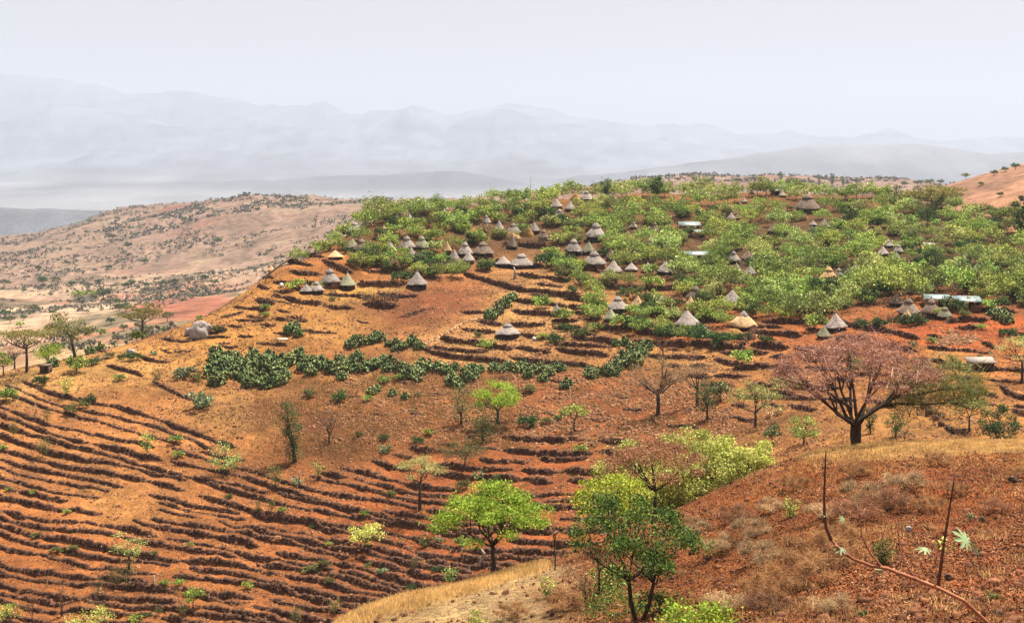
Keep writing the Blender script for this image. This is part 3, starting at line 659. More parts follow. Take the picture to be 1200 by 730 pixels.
def mat_thatch(name, a, c):
    m, t, b = nodes(name); tc = t.nodes.new('ShaderNodeTexCoord')
    sp = t.nodes.new('ShaderNodeSeparateXYZ'); t.links.new(tc.outputs['Object'], sp.inputs[0])
    an = mathn(t, 'ARCTAN2', sp.outputs[1], sp.outputs[0])
    cb = t.nodes.new('ShaderNodeCombineXYZ'); t.links.new(mathn(t, 'MULTIPLY', an, 14.0), cb.inputs[0]); t.links.new(mathn(t, 'MULTIPLY', sp.outputs[2], 5.0), cb.inputs[1])
    n = t.nodes.new('ShaderNodeTexNoise'); n.inputs['Scale'].default_value = 1.0; n.inputs['Detail'].default_value = 5; t.links.new(cb.outputs[0], n.inputs['Vector'])
    n2 = noise_node(t, 7, 3)
    col = ramp(t, mathn(t, 'MULTIPLY', mathn(t, 'ADD', n.outputs[0], n2.outputs[0]), .5), [(.36, a), (.64, c)])
    t.links.new(mul(t, col, mrange(t, obj_rand(t), 0, 1, .72, 1.22)), b.inputs['Base Color'])
    bp = t.nodes.new('ShaderNodeBump'); bp.inputs['Strength'].default_value = .5; bp.inputs['Distance'].default_value = .03; t.links.new(n.outputs[0], bp.inputs['Height']); t.links.new(bp.outputs[0], b.inputs['Normal'])
    return m
MTH = {'grey': mat_thatch('grey_thatch', (0.135, 0.109, 0.094), (0.322, 0.270, 0.234)), 'brown': mat_thatch('brown_thatch', (0.088, 0.060, 0.044), (0.208, 0.152, 0.112)),
       'straw': mat_thatch('straw_thatch', (0.240, 0.136, 0.064), (0.496, 0.336, 0.176)), 'gold': mat_thatch('golden_thatch', (0.208, 0.112, 0.048), (0.400, 0.248, 0.120)), 'green': mat_thatch('mossy_thatch', (.10, .095, .055), (.23, .215, .14))}
MPOST = mat_solid('hut_posts', (.035, .02, .013), (.12, .07, .045), 4)
MMUD = mat_solid('mud_wall', (.16, .075, .04), (.30, .15, .08), 4)
MVOID = mat_solid('door_shadow', (.012, .008, .006), (.02, .014, .01), 4)
def mat_metal(name, c, c2):
    m, t, b = nodes(name); b.inputs['Roughness'].default_value = .45; b.inputs['Specular IOR Level'].default_value = .5
    n = noise_node(t, .8, 3); t.links.new(ramp(t, n.outputs[0], [(.35, c), (.65, c2)]), b.inputs['Base Color'])
    wv = t.nodes.new('ShaderNodeTexWave'); wv.inputs['Scale'].default_value = 3.0; tc = t.nodes.new('ShaderNodeTexCoord'); t.links.new(tc.outputs['Object'], wv.inputs[0])
    bp = t.nodes.new('ShaderNodeBump'); bp.inputs['Strength'].default_value = .3; bp.inputs['Distance'].default_value = .03; t.links.new(wv.outputs[0], bp.inputs['Height']); t.links.new(bp.outputs[0], b.inputs['Normal'])
    return m
MTIN = mat_metal('tin_sheet', (.09, .13, .12), (.17, .22, .205)); MTINR = mat_metal('rusty_tin', (.10, .11, .11), (.19, .19, .185))
MWOOD = mat_solid('weathered_wood', (.10, .07, .05), (.26, .19, .14), 5)
MWHITE = mat_solid('pale_sack', (.45, .42, .37), (.58, .55, .50), 5)

# ---------------------------------------------------------------- scattered polygons, vectorised
def rot_frames(n, up_bias=0.0, r=None):
    r = r or rng
    a = r.normal(size=(n, 3)); a /= np.linalg.norm(a, axis=1)[:, None] + 1e-9
    nn = r.normal(size=(n, 3)); nn[:, 2] += up_bias * 2; nn /= np.linalg.norm(nn, axis=1)[:, None]
    a = a - nn * (a * nn).sum(1)[:, None]; a /= np.linalg.norm(a, axis=1)[:, None] + 1e-9
    return a, np.cross(nn, a)
def leaf_quads(C, L, Wd, up=0.3, r=None):
    """rhombic leaf faces centred at C; returns verts, faces"""
    n = len(C); a, b = rot_frames(n, up, r)
    L = np.asarray(L).reshape(-1, 1) * np.ones((n, 1)); Wd = np.asarray(Wd).reshape(-1, 1) * np.ones((n, 1))
    V = np.stack([C - a * L / 2, C + b * Wd / 2, C + a * L / 2, C - b * Wd / 2], 1).reshape(-1, 3)
    return V, np.arange(n * 4).reshape(n, 4)
def stones_np(C, dims, rz, jit=.25, r=None):
    r = r or rng; n = len(C)
    T = np.array([[-1, -1, -1], [1, -1, -1], [1, 1, -1], [-1, 1, -1], [-.85, -.85, 1], [.85, -.85, 1], [.85, .85, 1], [-.85, .85, 1]]) / 2.0
    P = (T[None] + (r.random((n, 8, 3)) - .5) * jit) * dims[:, None, :]
    ca, sa = np.cos(rz)[:, None], np.sin(rz)[:, None]
    Q = np.stack([P[..., 0] * ca - P[..., 1] * sa, P[..., 0] * sa + P[..., 1] * ca, P[..., 2]], -1) + C[:, None, :]
    Fq = np.array([[4, 5, 6, 7], [0, 1, 5, 4], [1, 2, 6, 5], [2, 3, 7, 6], [3, 0, 4, 7]])
    Qf = (np.arange(n)[:, None, None] * 8 + Fq[None]).reshape(-1, 4)
    return Q.reshape(-1, 3), Qf

# ---------------------------------------------------------------- tree maker
def make_tree(seed, H=5.0, W=5.0, ch=2.2, shape='round', nc=14, nl=70, leaf=.22, asp=.6, tr=.12, split=.45, clump=.9, lean=0, limbs=5, stems=1, twig=0, up=.3):
    """returns (trunk MB, crown verts, crown faces). ch: crown height"""
    r = np.random.default_rng(seed); pr = random.Random(seed)
    zb = H - ch; cl = []
    for k in range(nc):
        th = k * 2.39996 + r.uniform(-.4, .4); q = math.sqrt((k + .5) / nc) * .97
        x, y = math.cos(th) * q * W / 2, math.sin(th) * q * W / 2
        if shape == 'umbrella': z = zb + ch * (.93 - .62 * q ** 2.2) + r.uniform(-.16, .12) * ch
        elif shape == 'flat': z = zb + ch * .6 + r.uniform(-.25, .25) * ch
        elif shape == 'tall': z = zb + ch * ((k + .5) / nc) ; q2 = math.sin(math.pi * min(1, .15 + .85 * (1 - (k + .5) / nc))) ; x *= q2; y *= q2
        else:
            h = math.sqrt(max(0, 1 - q * q)); z = zb + ch * (.45 + .45 * h * r.uniform(-.75, 1))
        cl.append((x + lean * (z / H), y, z))
    cl = np.array(cl)
    sz = clump * W / 2 / math.sqrt(nc) * (2.3 if shape == 'tall' else 1.55) * r.uniform(.7, 1.25, nc)
    # wood
    tb = MB(); hs = split * H
    starts = [(0, 0)] if stems == 1 else [(r.uniform(-.25, .25) * W * .12, r.uniform(-.2, .2) * W * .1) for _ in range(stems)]
    lb = min(limbs, nc); tips = []
    for si, (sx, sy) in enumerate(starts):
        tx, ty = sx + lean * hs / H + (0 if stems == 1 else sx * 3), sy * (1 if stems == 1 else 3)
        p0 = (sx, sy, -.4); p1 = (sx + (tx - sx) * .5 + r.uniform(-.05, .05) * H * .3, sy + r.uniform(-.03, .03) * H * .3, hs * .5); p2 = (tx, ty, hs)
        tb.tube([p0, (sx, sy, 0), p1, p2], [tr * 1.35, tr * 1.2, tr, tr * .85], 7 if tr > .2 else 5); tips.append(p2)
    idx = r.permutation(nc)[:lb]
    for k in idx:
        s = tips[k % len(tips)]; e = cl[k]
        mid = ((s[0] * .45 + e[0] * .55) + r.uniform(-.1, .1) * W * .2, (s[1] * .45 + e[1] * .55) + r.uniform(-.1, .1) * W * .2, s[2] * .5 + e[2] * .5 - (.08 * H if shape in ('umbrella', 'flat') else 0) * .5)
        q1 = tuple(np.array(s) * .72 + np.array(mid) * .28 + r.normal(size=3) * .03 * H * .5)
        tb.tube([s, q1, mid, tuple(e)], [tr * .6, tr * .48, tr * .34, tr * .12], 5 if tr > .15 else 4)
        near = np.argsort(((cl - e) ** 2).sum(1))[1:4]
        for j in near:
            tb.tube([mid, tuple((np.array(mid) + cl[j]) / 2 + r.normal(size=3) * .05), tuple(cl[j])], [tr * .28, tr * .18, tr * .07], 3)
    # crown
    Cs, Ls = [], []
    for k in range(nc):
        m = int(nl * r.uniform(.7, 1.3)); d = r.normal(size=(m, 3)); d /= np.linalg.norm(d, axis=1)[:, None]
        rad = r.random(m) ** .4
        fl = .45 if shape in ('umbrella', 'flat') else .72
        if shape == 'flat': fl = .25
        P = cl[k] + d * rad[:, None] * sz[k] * np.array([1, 1, fl]); Cs.append(P)
        m2 = m // 6; P2 = cl[k] + r.normal(size=(m2, 3)) * sz[k] * np.array([.75, .75, fl * .8]); Cs.append(P2)
    C = np.concatenate(Cs); Lf = leaf * r.uniform(.6, 1.4, len(C))
    V, Q = leaf_quads(C, Lf, Lf * asp, up, r)
    if twig:   # bare twigs fanning out of each clump
        tv = []
        for k in range(nc):
            for _ in range(twig):
                d = r.normal(size=3); d[2] = abs(d[2]) * .8 + .1; d /= np.linalg.norm(d); b = cl[k] - d * sz[k] * .5 + r.normal(size=3) * sz[k] * .25
                e = b + d * sz[k] * r.uniform(.8, 1.5); n = r.normal(size=3); n = np.cross(d, n); n /= np.linalg.norm(n); tw = (.005 if tr < .03 else .008) + tr * .03
                tv.append([b - n * tw, b + n * tw, e + n * tw * .3, e - n * tw * .3])
        tv = np.array(tv).reshape(-1, 3); q0 = len(V)
        V = np.concatenate([V, tv]); Q = np.concatenate([Q, (np.arange(len(tv)).reshape(-1, 4) + q0)])
    return tb, V, Q
RECS = []     # (object, look, px, py, nickname or None)
def auto(o, look, cat, group, px, py): o['category'] = cat; o['group'] = group; RECS.append((o, look, px, py))
def proto_tree(name, leafmat, bark, **kw):
    tb, V, Q = make_tree(**kw)
    tm = tb.mesh('trunk', bark, True); cm = mesh_np('crown', V, Q, 4, leafmat)
    return (name, tm, cm)
def place_tree(proto, x, y, z, s=1.0, rz=0.0, sz=None, trunk=True):
    e = bpy.data.objects.new(proto[0], None); COL.objects.link(e); e.location = (x, y, z); e.rotation_euler.z = rz
    e.scale = (s, s, sz or s); e.empty_display_size = .3
    if trunk: link('trunk', proto[1], e)
    link('crown', proto[2], e); return e

# ---------------------------------------------------------------- terrace walls, stone by stone
def gz(x, y): return ground_z(np.asarray(x, float), np.asarray(y, float))
WOBJ = []
for W in WALLS:
    if W['L'] < 1.2: continue
    u, D, h = W['u'], W['D'], W['h']; X = u * D; seg = np.concatenate([[0], np.cumsum(np.hypot(np.diff(X), np.diff(D)))])
    n = max(3, int(seg[-1] / .36)); ts = np.linspace(0, seg[-1], n)
    xs, ys, hs = np.interp(ts, seg, X), np.interp(ts, seg, D), np.interp(ts, seg, h)
    tx, ty = np.gradient(xs), np.gradient(ys); ang = np.arctan2(ty, tx)
    nx, ny = np.sin(ang), -np.cos(ang)
    lo = gz(xs + nx * .34, ys + ny * .34) - .1; hi = gz(xs - nx * .32, ys - ny * .32) + .01 + .07 * rng.random(n)
    hi = np.maximum(hi, lo + .22)
    Cc, Dd, Aa = [], [], []
    ncz = int(np.ceil((hi - lo).max() / .21))
    for c in range(ncz):
        zc = lo + (c + .5) * .21; ok = (zc < hi + .03) & (rng.random(n) > .04)
        m = ok.sum()
        if m == 0: continue
        j = (rng.random((m, 3)) - .5)
        back = .02 + c * .035
        Cc.append(np.stack([xs[ok] - nx[ok] * (back - .02) + j[:, 0] * .16, ys[ok] - ny[ok] * (back - .02) + j[:, 1] * .12, zc[ok] + j[:, 2] * .05], -1))
        Dd.append(np.stack([.30 + .22 * rng.random(m), .34 + .14 * rng.random(m), .17 + .11 * rng.random(m)], -1)); Aa.append(ang[ok] + j[:, 0] * .35)
    if not Cc: continue
    V, Q = stones_np(np.concatenate(Cc), np.concatenate(Dd), np.concatenate(Aa), .34)
    o = link('terrace_wall', mesh_np('terrace_wall', V, Q, 4, MSTONE)); WOBJ.append(o)
    ln = 'long' if W['L'] > 18 else ('short' if W['L'] < 9 else 'middling')
    o['kind'] = 'thing'; auto(o, ('tall ' if W['h'].mean() > 1.05 else '') + ln + ' drystone terrace wall', 'wall', 'drystone terrace walls', W['px'], W['py'])
print('walls', time.time() - T0, len(WOBJ))
# ---------------------------------------------------------------- huts
def hut_meshes(kind, seed):
    """unit hut: roof diameter 1, base at z=0. kind: two, cone, shaggy"""
    hr = random.Random(seed); P = {}
    k = 28
    mb = MB()
    if kind == 'two':
        prof = [(.41, .25), (.505, .262), (.50, .285), (.40, .40), (.27, .555), (.17, .655), (.11, .70)]
    elif kind == 'shaggy':
        prof = [(.42, .26), (.52, .235), (.51, .30), (.42, .44), (.28, .60), (.18, .70), (.12, .76)]
    else:
        prof = [(.41, .25), (.505, .262), (.50, .285), (.36, .44), (.21, .63), (.10, .79), (.03, .90)]
    mb.lathe(prof, k, jit=.075 if kind != 'shaggy' else .15); P['roof'] = mb
    c = MB()
    if kind == 'two': c.lathe([(.12, .675), (.205, .665), (.20, .69), (.13, .775), (.06, .84), (.02, .87)], 18, jit=.06)
    elif kind == 'shaggy': c.lathe([(.10, .72), (.17, .715), (.165, .74), (.09, .86), (.02, .96)], 16, jit=.05)
    else: c.lathe([(.02, .885), (.035, .89), (.03, .95), (.012, 1.0)], 8)
    P['roof_cap'] = c
    if kind == 'two':
        f = MB(); f.lathe([(.018, .86), (.03, .875), (.028, .91), (.012, .93), (.01, .965)], 8); P['finial'] = f
    wl = MB(); n = 30
    wl.lathe([(.385, -.25), (.385, .28)], 24)
    for i in range(n):
        t = 2 * math.pi * i / n
        wl.tube([(math.cos(t) * .40, math.sin(t) * .40, -.2), (math.cos(t) * .398, math.sin(t) * .398, .285 + hr.uniform(-.01, .01))], .016 + hr.uniform(0, .007), 4)
    P['wall'] = wl
    d = MB(); d.box((0, -.405, .10), (.12, .05, .2)); d.box((-.068, -.415, .10), (.018, .07, .22)); d.box((.068, -.415, .10), (.018, .07, .22)); d.box((0, -.415, .215), (.16, .07, .02)); P['door'] = d
    for n, mb in P.items():
        for a in mb.v: a[:, 2] = np.where(a[:, 2] > .2, a[:, 2] * 1.12 - .115, a[:, 2] * .62)
    return P
HP = {}
def hut_proto(kind, col, wall, seed):
    key = (kind, col, wall, seed % 3)
    if key not in HP:
        P = hut_meshes(kind, seed); HP[key] = {n: mb.mesh(n, {'roof': MTH[col], 'roof_cap': MTH['grey'] if kind == 'shaggy' else MTH[col], 'finial': MMUD, 'wall': MPOST if wall == 'd' else MMUD, 'door': MVOID}[n], smooth=(n in ('roof', 'roof_cap', 'finial'))) for n, mb in P.items()}
    return HP[key]
HUTS = [ # centre x, apex y, eave y, width px, kind, colour, wall, nickname or None
 (364, 284, 296, 16, 'two', 'brown', 'd', None), (343, 286, 297, 15, 'cone', 'brown', 'd', 'first hut of the shoulder beside the leaning log'), (424, 278, 293, 22, 'two', 'brown', 'd', 'dark walled two-tiered hut above the shoulder terraces'), (413, 279, 290, 18, 'cone', 'green', 'd', None),
 (393, 293, 301, 18, 'cone', 'straw', 'd', None), (416, 259, 271, 18, 'two', 'grey', 'd', None), (387, 313, 332, 24, 'two', 'grey', 'm', 'two-tiered grey hut standing on the shoulder terrace'), (407, 319, 335, 22, 'cone', 'green', 'd', 'hut with green creeper over its thatch'),
 (359, 332, 341, 16, 'cone', 'grey', 'd', None), (371, 328, 341, 18, 'two', 'grey', 'd', None), (477, 275, 291, 20, 'two', 'grey', 'd', None), (494, 275, 291, 20, 'two', 'green', 'd', None), (457, 283, 297, 17, 'cone', 'grey', 'd', None), (482, 290, 300, 13, 'cone', 'grey', 'm', None),
 (462, 245, 256, 16, 'cone', 'brown', 'd', None), (520, 242, 255, 12, 'cone', 'grey', 'd', None), (480, 250, 260, 12, 'cone', 'grey', 'd', None), (489, 317, 334, 26, 'cone', 'grey', 'd', 'lone pointed hut at the top of the bare slope'),
 (532, 292, 307, 17, 'cone', 'grey', 'm', None), (545, 282, 298, 19, 'two', 'grey', 'd', None), (549, 294, 306, 16, 'cone', 'grey', 'd', None), (524, 283, 295, 13, 'cone', 'straw', 'd', None), (566, 281, 297, 25, 'two', 'brown', 'd', 'wide brown hut above the long drystone wall'),
 (600, 273, 290, 15, 'cone', 'brown', 'd', None), (585, 257, 270, 13, 'cone', 'grey', 'd', None), (570, 248, 262, 12, 'two', 'grey', 'd', None), (450, 264, 274, 15, 'cone', 'straw', 'd', None), (318, 308, 315, 9, 'cone', 'straw', 'm', 'tiny straw hut at the edge of the hill'), (470, 240, 248, 11, 'cone', 'brown', 'd', None),
 (602, 260, 273, 19, 'two', 'grey', 'd', 'two-tiered hut behind the long straw stack'), (590, 299, 309, 18, 'cone', 'grey', 'd', None), (611, 294, 310, 30, 'two', 'grey', 'd', 'widest grey hut beside the bleached dead stump'), (626, 260, 271, 14, 'cone', 'grey', 'd', None), (637, 268, 280, 13, 'two', 'brown', 'd', None),
 (656, 244, 255, 14, 'two', 'grey', 'd', None), (652, 232, 243, 15, 'cone', 'grey', 'd', None), (668, 236, 246, 14, 'cone', 'grey', 'd', None), (687, 222, 234, 16, 'two', 'grey', 'd', 'two-tiered grey hut on the skyline beside tan heap'), (618, 236, 244, 10, 'cone', 'grey', 'd', None),
 (698, 259, 279, 24, 'two', 'grey', 'd', 'tall two-tiered hut amid the green canopy'), (672, 278, 295, 23, 'two', 'grey', 'd', None), (690, 283, 296, 18, 'cone', 'green', 'd', None), (696, 292, 309, 27, 'two', 'grey', 'm', 'mud walled two-tiered hut above the rubble slope'), (719, 304, 318, 22, 'cone', 'grey', 'd', None),
 (740, 307, 316, 16, 'cone', 'grey', 'm', None), (759, 307, 317, 15, 'cone', 'grey', 'm', None), (780, 305, 318, 23, 'cone', 'grey', 'd', 'broad grey hut at the canopy edge'), (716, 290, 304, 14, 'cone', 'brown', 'd', None), (742, 259, 267, 11, 'two', 'grey', 'd', None), (757, 251, 260, 10, 'cone', 'green', 'd', None),
 (767, 258, 272, 14, 'two', 'brown', 'd', None), (762, 275, 287, 15, 'cone', 'brown', 'd', None), (744, 293, 303, 12, 'cone', 'brown', 'd', None), (860, 293, 307, 16, 'two', 'grey', 'd', None), (876, 293, 304, 15, 'cone', 'brown', 'd', None), (863, 308, 320, 15, 'cone', 'green', 'd', None), (879, 310, 321, 15, 'cone', 'grey', 'd', None),
 (857, 249, 257, 11, 'cone', 'grey', 'd', None), (865, 249, 256, 9, 'cone', 'brown', 'd', None), (872, 231, 237, 9, 'cone', 'grey', 'd', None), (881, 221, 227, 7, 'cone', 'brown', 'm', None),
 (724, 345, 362, 25, 'two', 'grey', 'd', 'two-tiered hut at the upper edge of the plots'), (747, 346, 361, 17, 'cone', 'straw', 'd', 'yellow straw cone hut beside two-tiered hut'), (716, 361, 374, 20, 'cone', 'green', 'd', None), (775, 346, 357, 15, 'cone', 'grey', 'd', None), (787, 348, 356, 11, 'cone', 'grey', 'd', None), (735, 370, 377, 10, 'cone', 'grey', 'm', None),
 (815, 333, 350, 25, 'two', 'brown', 'd', 'brown two-tiered hut half hidden by trees'), (809, 347, 359, 14, 'cone', 'straw', 'd', None), (858, 338, 353, 28, 'cone', 'grey', 'd', 'grey cone hut above the brushwood fence'), (806, 362, 380, 30, 'cone', 'grey', 'd', 'big grey cone hut on its red terrace'),
 (871, 364, 382, 30, 'shaggy', 'straw', 'd', 'shaggy straw hut with small grey cap'), (652, 356, 367, 13, 'cone', 'grey', 'd', None), (826, 382, 391, 19, 'cone', 'grey', 'd', None), (595, 376, 391, 28, 'two', 'grey', 'd', 'blue-grey hut alone among the stone plots'),
 (946, 224, 245, 33, 'two', 'brown', 'd', 'big two-tiered hut standing out on the skyline'), (966, 256, 266, 15, 'cone', 'grey', 'd', None), (953, 258, 264, 9, 'cone', 'grey', 'd', None), (917, 224, 230, 9, 'cone', 'grey', 'd', None), (1041, 280, 288, 14, 'two', 'grey', 'd', 'grey cap hut deep in the thick canopy'), (1035, 288, 298, 15, 'cone', 'grey', 'd', None),
 (1053, 286, 296, 12, 'two', 'grey', 'd', None), (1050, 295, 305, 13, 'cone', 'grey', 'd', None), (971, 311, 329, 22, 'two', 'gold', 'd', 'golden straw hut ringed by green trees'), (983, 312, 325, 13, 'two', 'grey', 'd', None), (993, 314, 323, 9, 'cone', 'grey', 'd', None), (1003, 307, 317, 12, 'cone', 'grey', 'd', None),
 (1131, 298, 308, 16, 'two', 'grey', 'd', 'pale two-tiered hut above the tin roofs'), (921, 299, 311, 12, 'cone', 'grey', 'd', None), (945, 313, 320, 9, 'cone', 'grey', 'd', None), (1145, 308, 319, 14, 'cone', 'green', 'd', None), (1050, 342, 356, 19, 'cone', 'brown', 'd', None),
 (1065, 347, 367, 27, 'two', 'brown', 'd', 'largest brown hut beside the tin roofs'), (1091, 348, 368, 26, 'two', 'brown', 'd', None), (1107, 358, 371, 19, 'two', 'green', 'd', None), (1063, 362, 376, 18, 'cone', 'straw', 'd', None), (980, 366, 384, 26, 'cone', 'grey', 'd', 'grey cone hut with pole leaning behind'), (965, 381, 394, 18, 'cone', 'green', 'd', None),
 (1179, 302, 311, 11, 'cone', 'grey', 'd', None), (1015, 268, 277, 11, 'cone', 'grey', 'd', None), (905, 262, 272, 13, 'cone', 'brown', 'd', None), (932, 262, 270, 10, 'cone', 'brown', 'd', None), (1108, 262, 270, 11, 'cone', 'green', 'd', None), (1062, 252, 262, 9, 'cone', 'grey', 'd', None),
]
MARKS = []   # (px, py, phrase): the things other labels refer to
hutpos = []
NK = {'two': 'two-tiered', 'cone': 'cone', 'shaggy': 'shaggy'}
CK = {'grey': 'grey', 'brown': 'brown', 'straw': 'straw-yellow', 'gold': 'golden', 'green': 'mossy green'}
for i, (cx, ay, ey, wd, kind, col, wall, nick) in enumerate(HUTS):
    x, y, z = hit(cx, ey + .13 * wd, 108, 425)
    s = wd * y / F; zs = np.clip(((ey - ay) / wd) / .80, .6, 1.12)
    e = bpy.data.objects.new('thatched_hut', None); COL.objects.link(e); e.location = (x, y, z + .05); e.scale = (s * random.uniform(.93, 1.1), s * random.uniform(.93, 1.07), s * zs); e.rotation_euler.z = random.uniform(-.6, .6) if wd > 14 else random.uniform(0, 6)
    e.rotation_euler.x = random.uniform(-.05, .05); e.rotation_euler.y = random.uniform(-.04, .04)
    small = wd < 12
    for n, me in hut_proto(kind, col, wall, i).items():
        if small and n in ('door', 'finial'): continue
        if n == 'roof_cap': rf = [c for c in e.children if c.name.startswith('roof')][0]; link(n, me, rf); continue
        if n == 'finial': link(n, me, [c for c in e.children if c.name.startswith('roof')][0]); continue
        link(n, me, e)
    e['category'] = 'hut'; e['group'] = 'thatched huts of the hill village'
    if nick: e['label'] = nick if len(nick.split()) < 16 else nick; MARKS.append((cx, ey, 'the ' + nick))
    else: RECS.append((e, ('small ' if wd < 14 else '') + CK[col] + ' thatch ' + NK[kind] + ' hut', cx, ey))
    hutpos.append((cx, ay, ey, wd, y, x))
# nicknames shortened for use inside other labels
SHORT = [(345, 297, 'the leaning log'), (424, 293, 'the dark walled shoulder hut'), (387, 332, 'the shoulder terrace hut'), (489, 334, 'the lone pointed slope hut'), (566, 297, 'the wide brown wallside hut'), (602, 273, 'the long straw stack'),
 (611, 310, 'the bleached dead stump hut'), (687, 234, 'the skyline tan heap'), (698, 279, 'the tall canopy hut'), (696, 309, 'the mud walled two-tiered hut'), (780, 318, 'the broad canopy edge hut'), (724, 362, 'the two huts above plots'),
 (815, 352, 'the half hidden brown hut'), (858, 353, 'the brushwood fence hut'), (806, 380, 'the big grey cone hut'), (871, 382, 'the shaggy straw hut'), (595, 391, 'the blue-grey plot hut'), (946, 245, 'the big skyline hut'), (1041, 288, 'the grey cap canopy hut'),
 (971, 329, 'the golden straw hut'), (1131, 308, 'the pale two-tiered hut'), (1065, 367, 'the largest brown hut'), (980, 384, 'the leaning pole hut'), (1131, 350, 'the long tin roofs'), (815, 300, 'the low white tin roof'), (815, 265, 'the turquoise tin roof'),
 (1149, 426, 'the flat roofed shed'), (1005, 505, 'the big pinkish dry acacia'), (583, 480, 'the round yellow-green tree'), (771, 470, 'the bare tan tree'), (233, 386, 'the grey boulder'), (345, 520, 'the dark leaning cedar'), (492, 570, 'the cream flat-topped tree'),
 (577, 640, 'the bright green umbrella acacia'), (427, 625, 'the yellow bush tree'), (148, 650, 'the pale sapling by boulders'), (225, 700, 'the vivid green round tree'), (850, 540, 'the yellow euphorbia thicket'), (270, 430, 'the cactus hedge end'), (390, 425, 'the cactus hedge middle'),
 (500, 428, 'the upper cactus hedge'), (740, 415, 'the cactus on the bank'), (640, 435, 'the cactus below plots'), (85, 400, 'the two-crowned acacia'), (54, 431, 'the little brown shed'), (265, 545, 'the pale green shrub tree'), (150, 592, 'the bare patch between terraces'),
 (30, 560, 'the terraces at the field edge'), (60, 690, 'the lowest field corner'), (330, 650, 'the pale rock among terraces'), (330, 398, 'the small white rack'), (1095, 232, 'the flat skyline acacia'), (1172, 510, 'the dense bush by crest'), (885, 480, 'the feathery green tree'), (180, 680, 'the white post among terraces'),
 (640, 560, 'the walls beside the thicket'), (440, 490, 'the brown scrub hollow'), (750, 700, 'the dark acacia on the crest'), (1035, 650, 'the small green crest bush'), (700, 660, 'the pale path'), (940, 640, 'the grey dry thicket')]

# tin roofed houses
def tin_house(cx, cy, wpx, hpx, depth, mat, label, rz=0, lean=.18, twod=True):
    x, y, z = hit(cx, cy + hpx * 1.5, 108, 425); w_ = wpx * y / F; d_ = depth
    e = bpy.data.objects.new('tin_roofed_house', None); COL.objects.link(e); e.location = (x, y, z); e.rotation_euler.z = rz
    hw = 1.25; rise = max(.25, hpx * y / F - d_ / 2 * .13)
    b = MB(); b.box((0, 0, hw / 2 - .3), (w_ * .92, d_ * .8, hw + .6)); b.build('wall', MMUD, e)
    r = MB(); zt = hw + rise
    r.add([(-w_ / 2, -d_ / 2, hw), (w_ / 2, -d_ / 2, hw), (w_ / 2, 0, zt), (-w_ / 2, 0, zt), (-w_ / 2, d_ / 2, hw), (w_ / 2, d_ / 2, hw), (-w_ / 2, -d_ / 2, hw - .05), (w_ / 2, -d_ / 2, hw - .05), (w_ / 2, 0, zt - .05), (-w_ / 2, 0, zt - .05), (-w_ / 2, d_ / 2, hw - .05), (w_ / 2, d_ / 2, hw - .05)],
          [(0, 1, 2, 3), (3, 2, 5, 4), (7, 6, 9, 8), (8, 9, 10, 11), (6, 7, 1, 0), (4, 5, 11, 10), (6, 0, 3, 9), (9, 3, 4, 10), (1, 7, 8, 2), (2, 8, 11, 5)])
    rf = r.build('roof', mat, e)
    dd = MB(); dd.box((w_ * .12, -d_ * .4 - .03, .55), (.9, .08, 1.1)); dd.build('door', MVOID, e)
    for sx in (-.25, .35):
        ww = MB(); ww.box((w_ * sx, -d_ * .4 - .03, .8), (.7, .08, .4)); ww.build('window', MVOID, e)
    tag(e, label, 'house', 'tin roofed houses'); hutpos.append((cx, cy - hpx, cy + hpx * .5, wpx, y, x)); return e
tin_house(807, 262, 26, 5, 4.5, MTIN, 'house with turquoise-white tin roof deep in the village trees', .05, .35)
tin_house(818, 272, 15, 4, 3.5, MTINR, 'small white tin roof tilted beside the turquoise roofed house', .35, .3)
tin_house(815, 297, 32, 5, 4.5, MTIN, 'long low white tin roofed house over dark shaded wall', -.03, .12)
tin_house(1087, 288, 14, 4, 3.5, MTINR, 'small pale tin roofed house among the thick canopy', .1, .25)
tin_house(1097, 348, 30, 6, 5, MTIN, 'tin roofed house behind the brown two-tiered huts', -.15, .25)
tin_house(1131, 349, 32, 7, 6, MTIN, 'longest turquoise-white tin roofed house beside the huts', -.12, .35)
tin_house(908, 225, 10, 2.5, 3.5, MTINR, 'tiny white tin roof showing on the village skyline', 0, .2)

# straw heaps
def heap(cx, cy, wpx, hpx, mat, label, name='straw_heap'):
    x, y, z = hit(cx, cy + hpx * .5, 108, 425); w_ = wpx * y / F; h_ = hpx * y / F * .85
    n = 1500; th = rng.uniform(0, 6.283, n); q = np.sqrt(rng.random(n)); zz = (1 - q ** 2) * h_ * rng.uniform(.7, 1.3, n)
    mb = MB(); w_ *= .9; pr = [(w_ / 2, -.3), (w_ / 2 * .95, h_ * .15), (w_ / 2 * .75, h_ * .55), (w_ / 2 * .4, h_ * .85), (w_ * .08, h_)]; mb.lathe(pr, 18, jit=.12)
    C = np.stack([np.cos(th) * q * w_ / 2, np.sin(th) * q * w_ / 2, zz], -1); V, Q = leaf_quads(C, .5 * rng.uniform(.5, 1.4, n), .09, .2); mb.add_np(V, Q, 4)
    o = mb.build(name, mat); o.location = (x, y, z); o.scale.y = .7; tag(o, label, 'straw heap', 'straw heaps in the village'); return o
heap(511, 254, 13, 8, ML['straw'], 'orange straw heap amid trees on the upper shoulder')
heap(554, 271, 19, 7, ML['straw'], 'tan straw heap under trees above the wide brown hut')
heap(600, 276, 24, 9, ML['tan'], 'long pale straw stack below the two-tiered hut')
heap(619, 272, 14, 9, ML['straw'], 'bright yellow straw stack beside the long pale stack')
heap(674, 231, 14, 7, ML['straw'], 'tan straw heap on the skyline beside two-tiered hut')
heap(844, 357, 20, 9, ML['straw'], 'heaped dry maize stalks below the grey cone hut')
heap(979, 301, 8, 12, ML['straw'], 'upright orange straw stack above the golden hut')
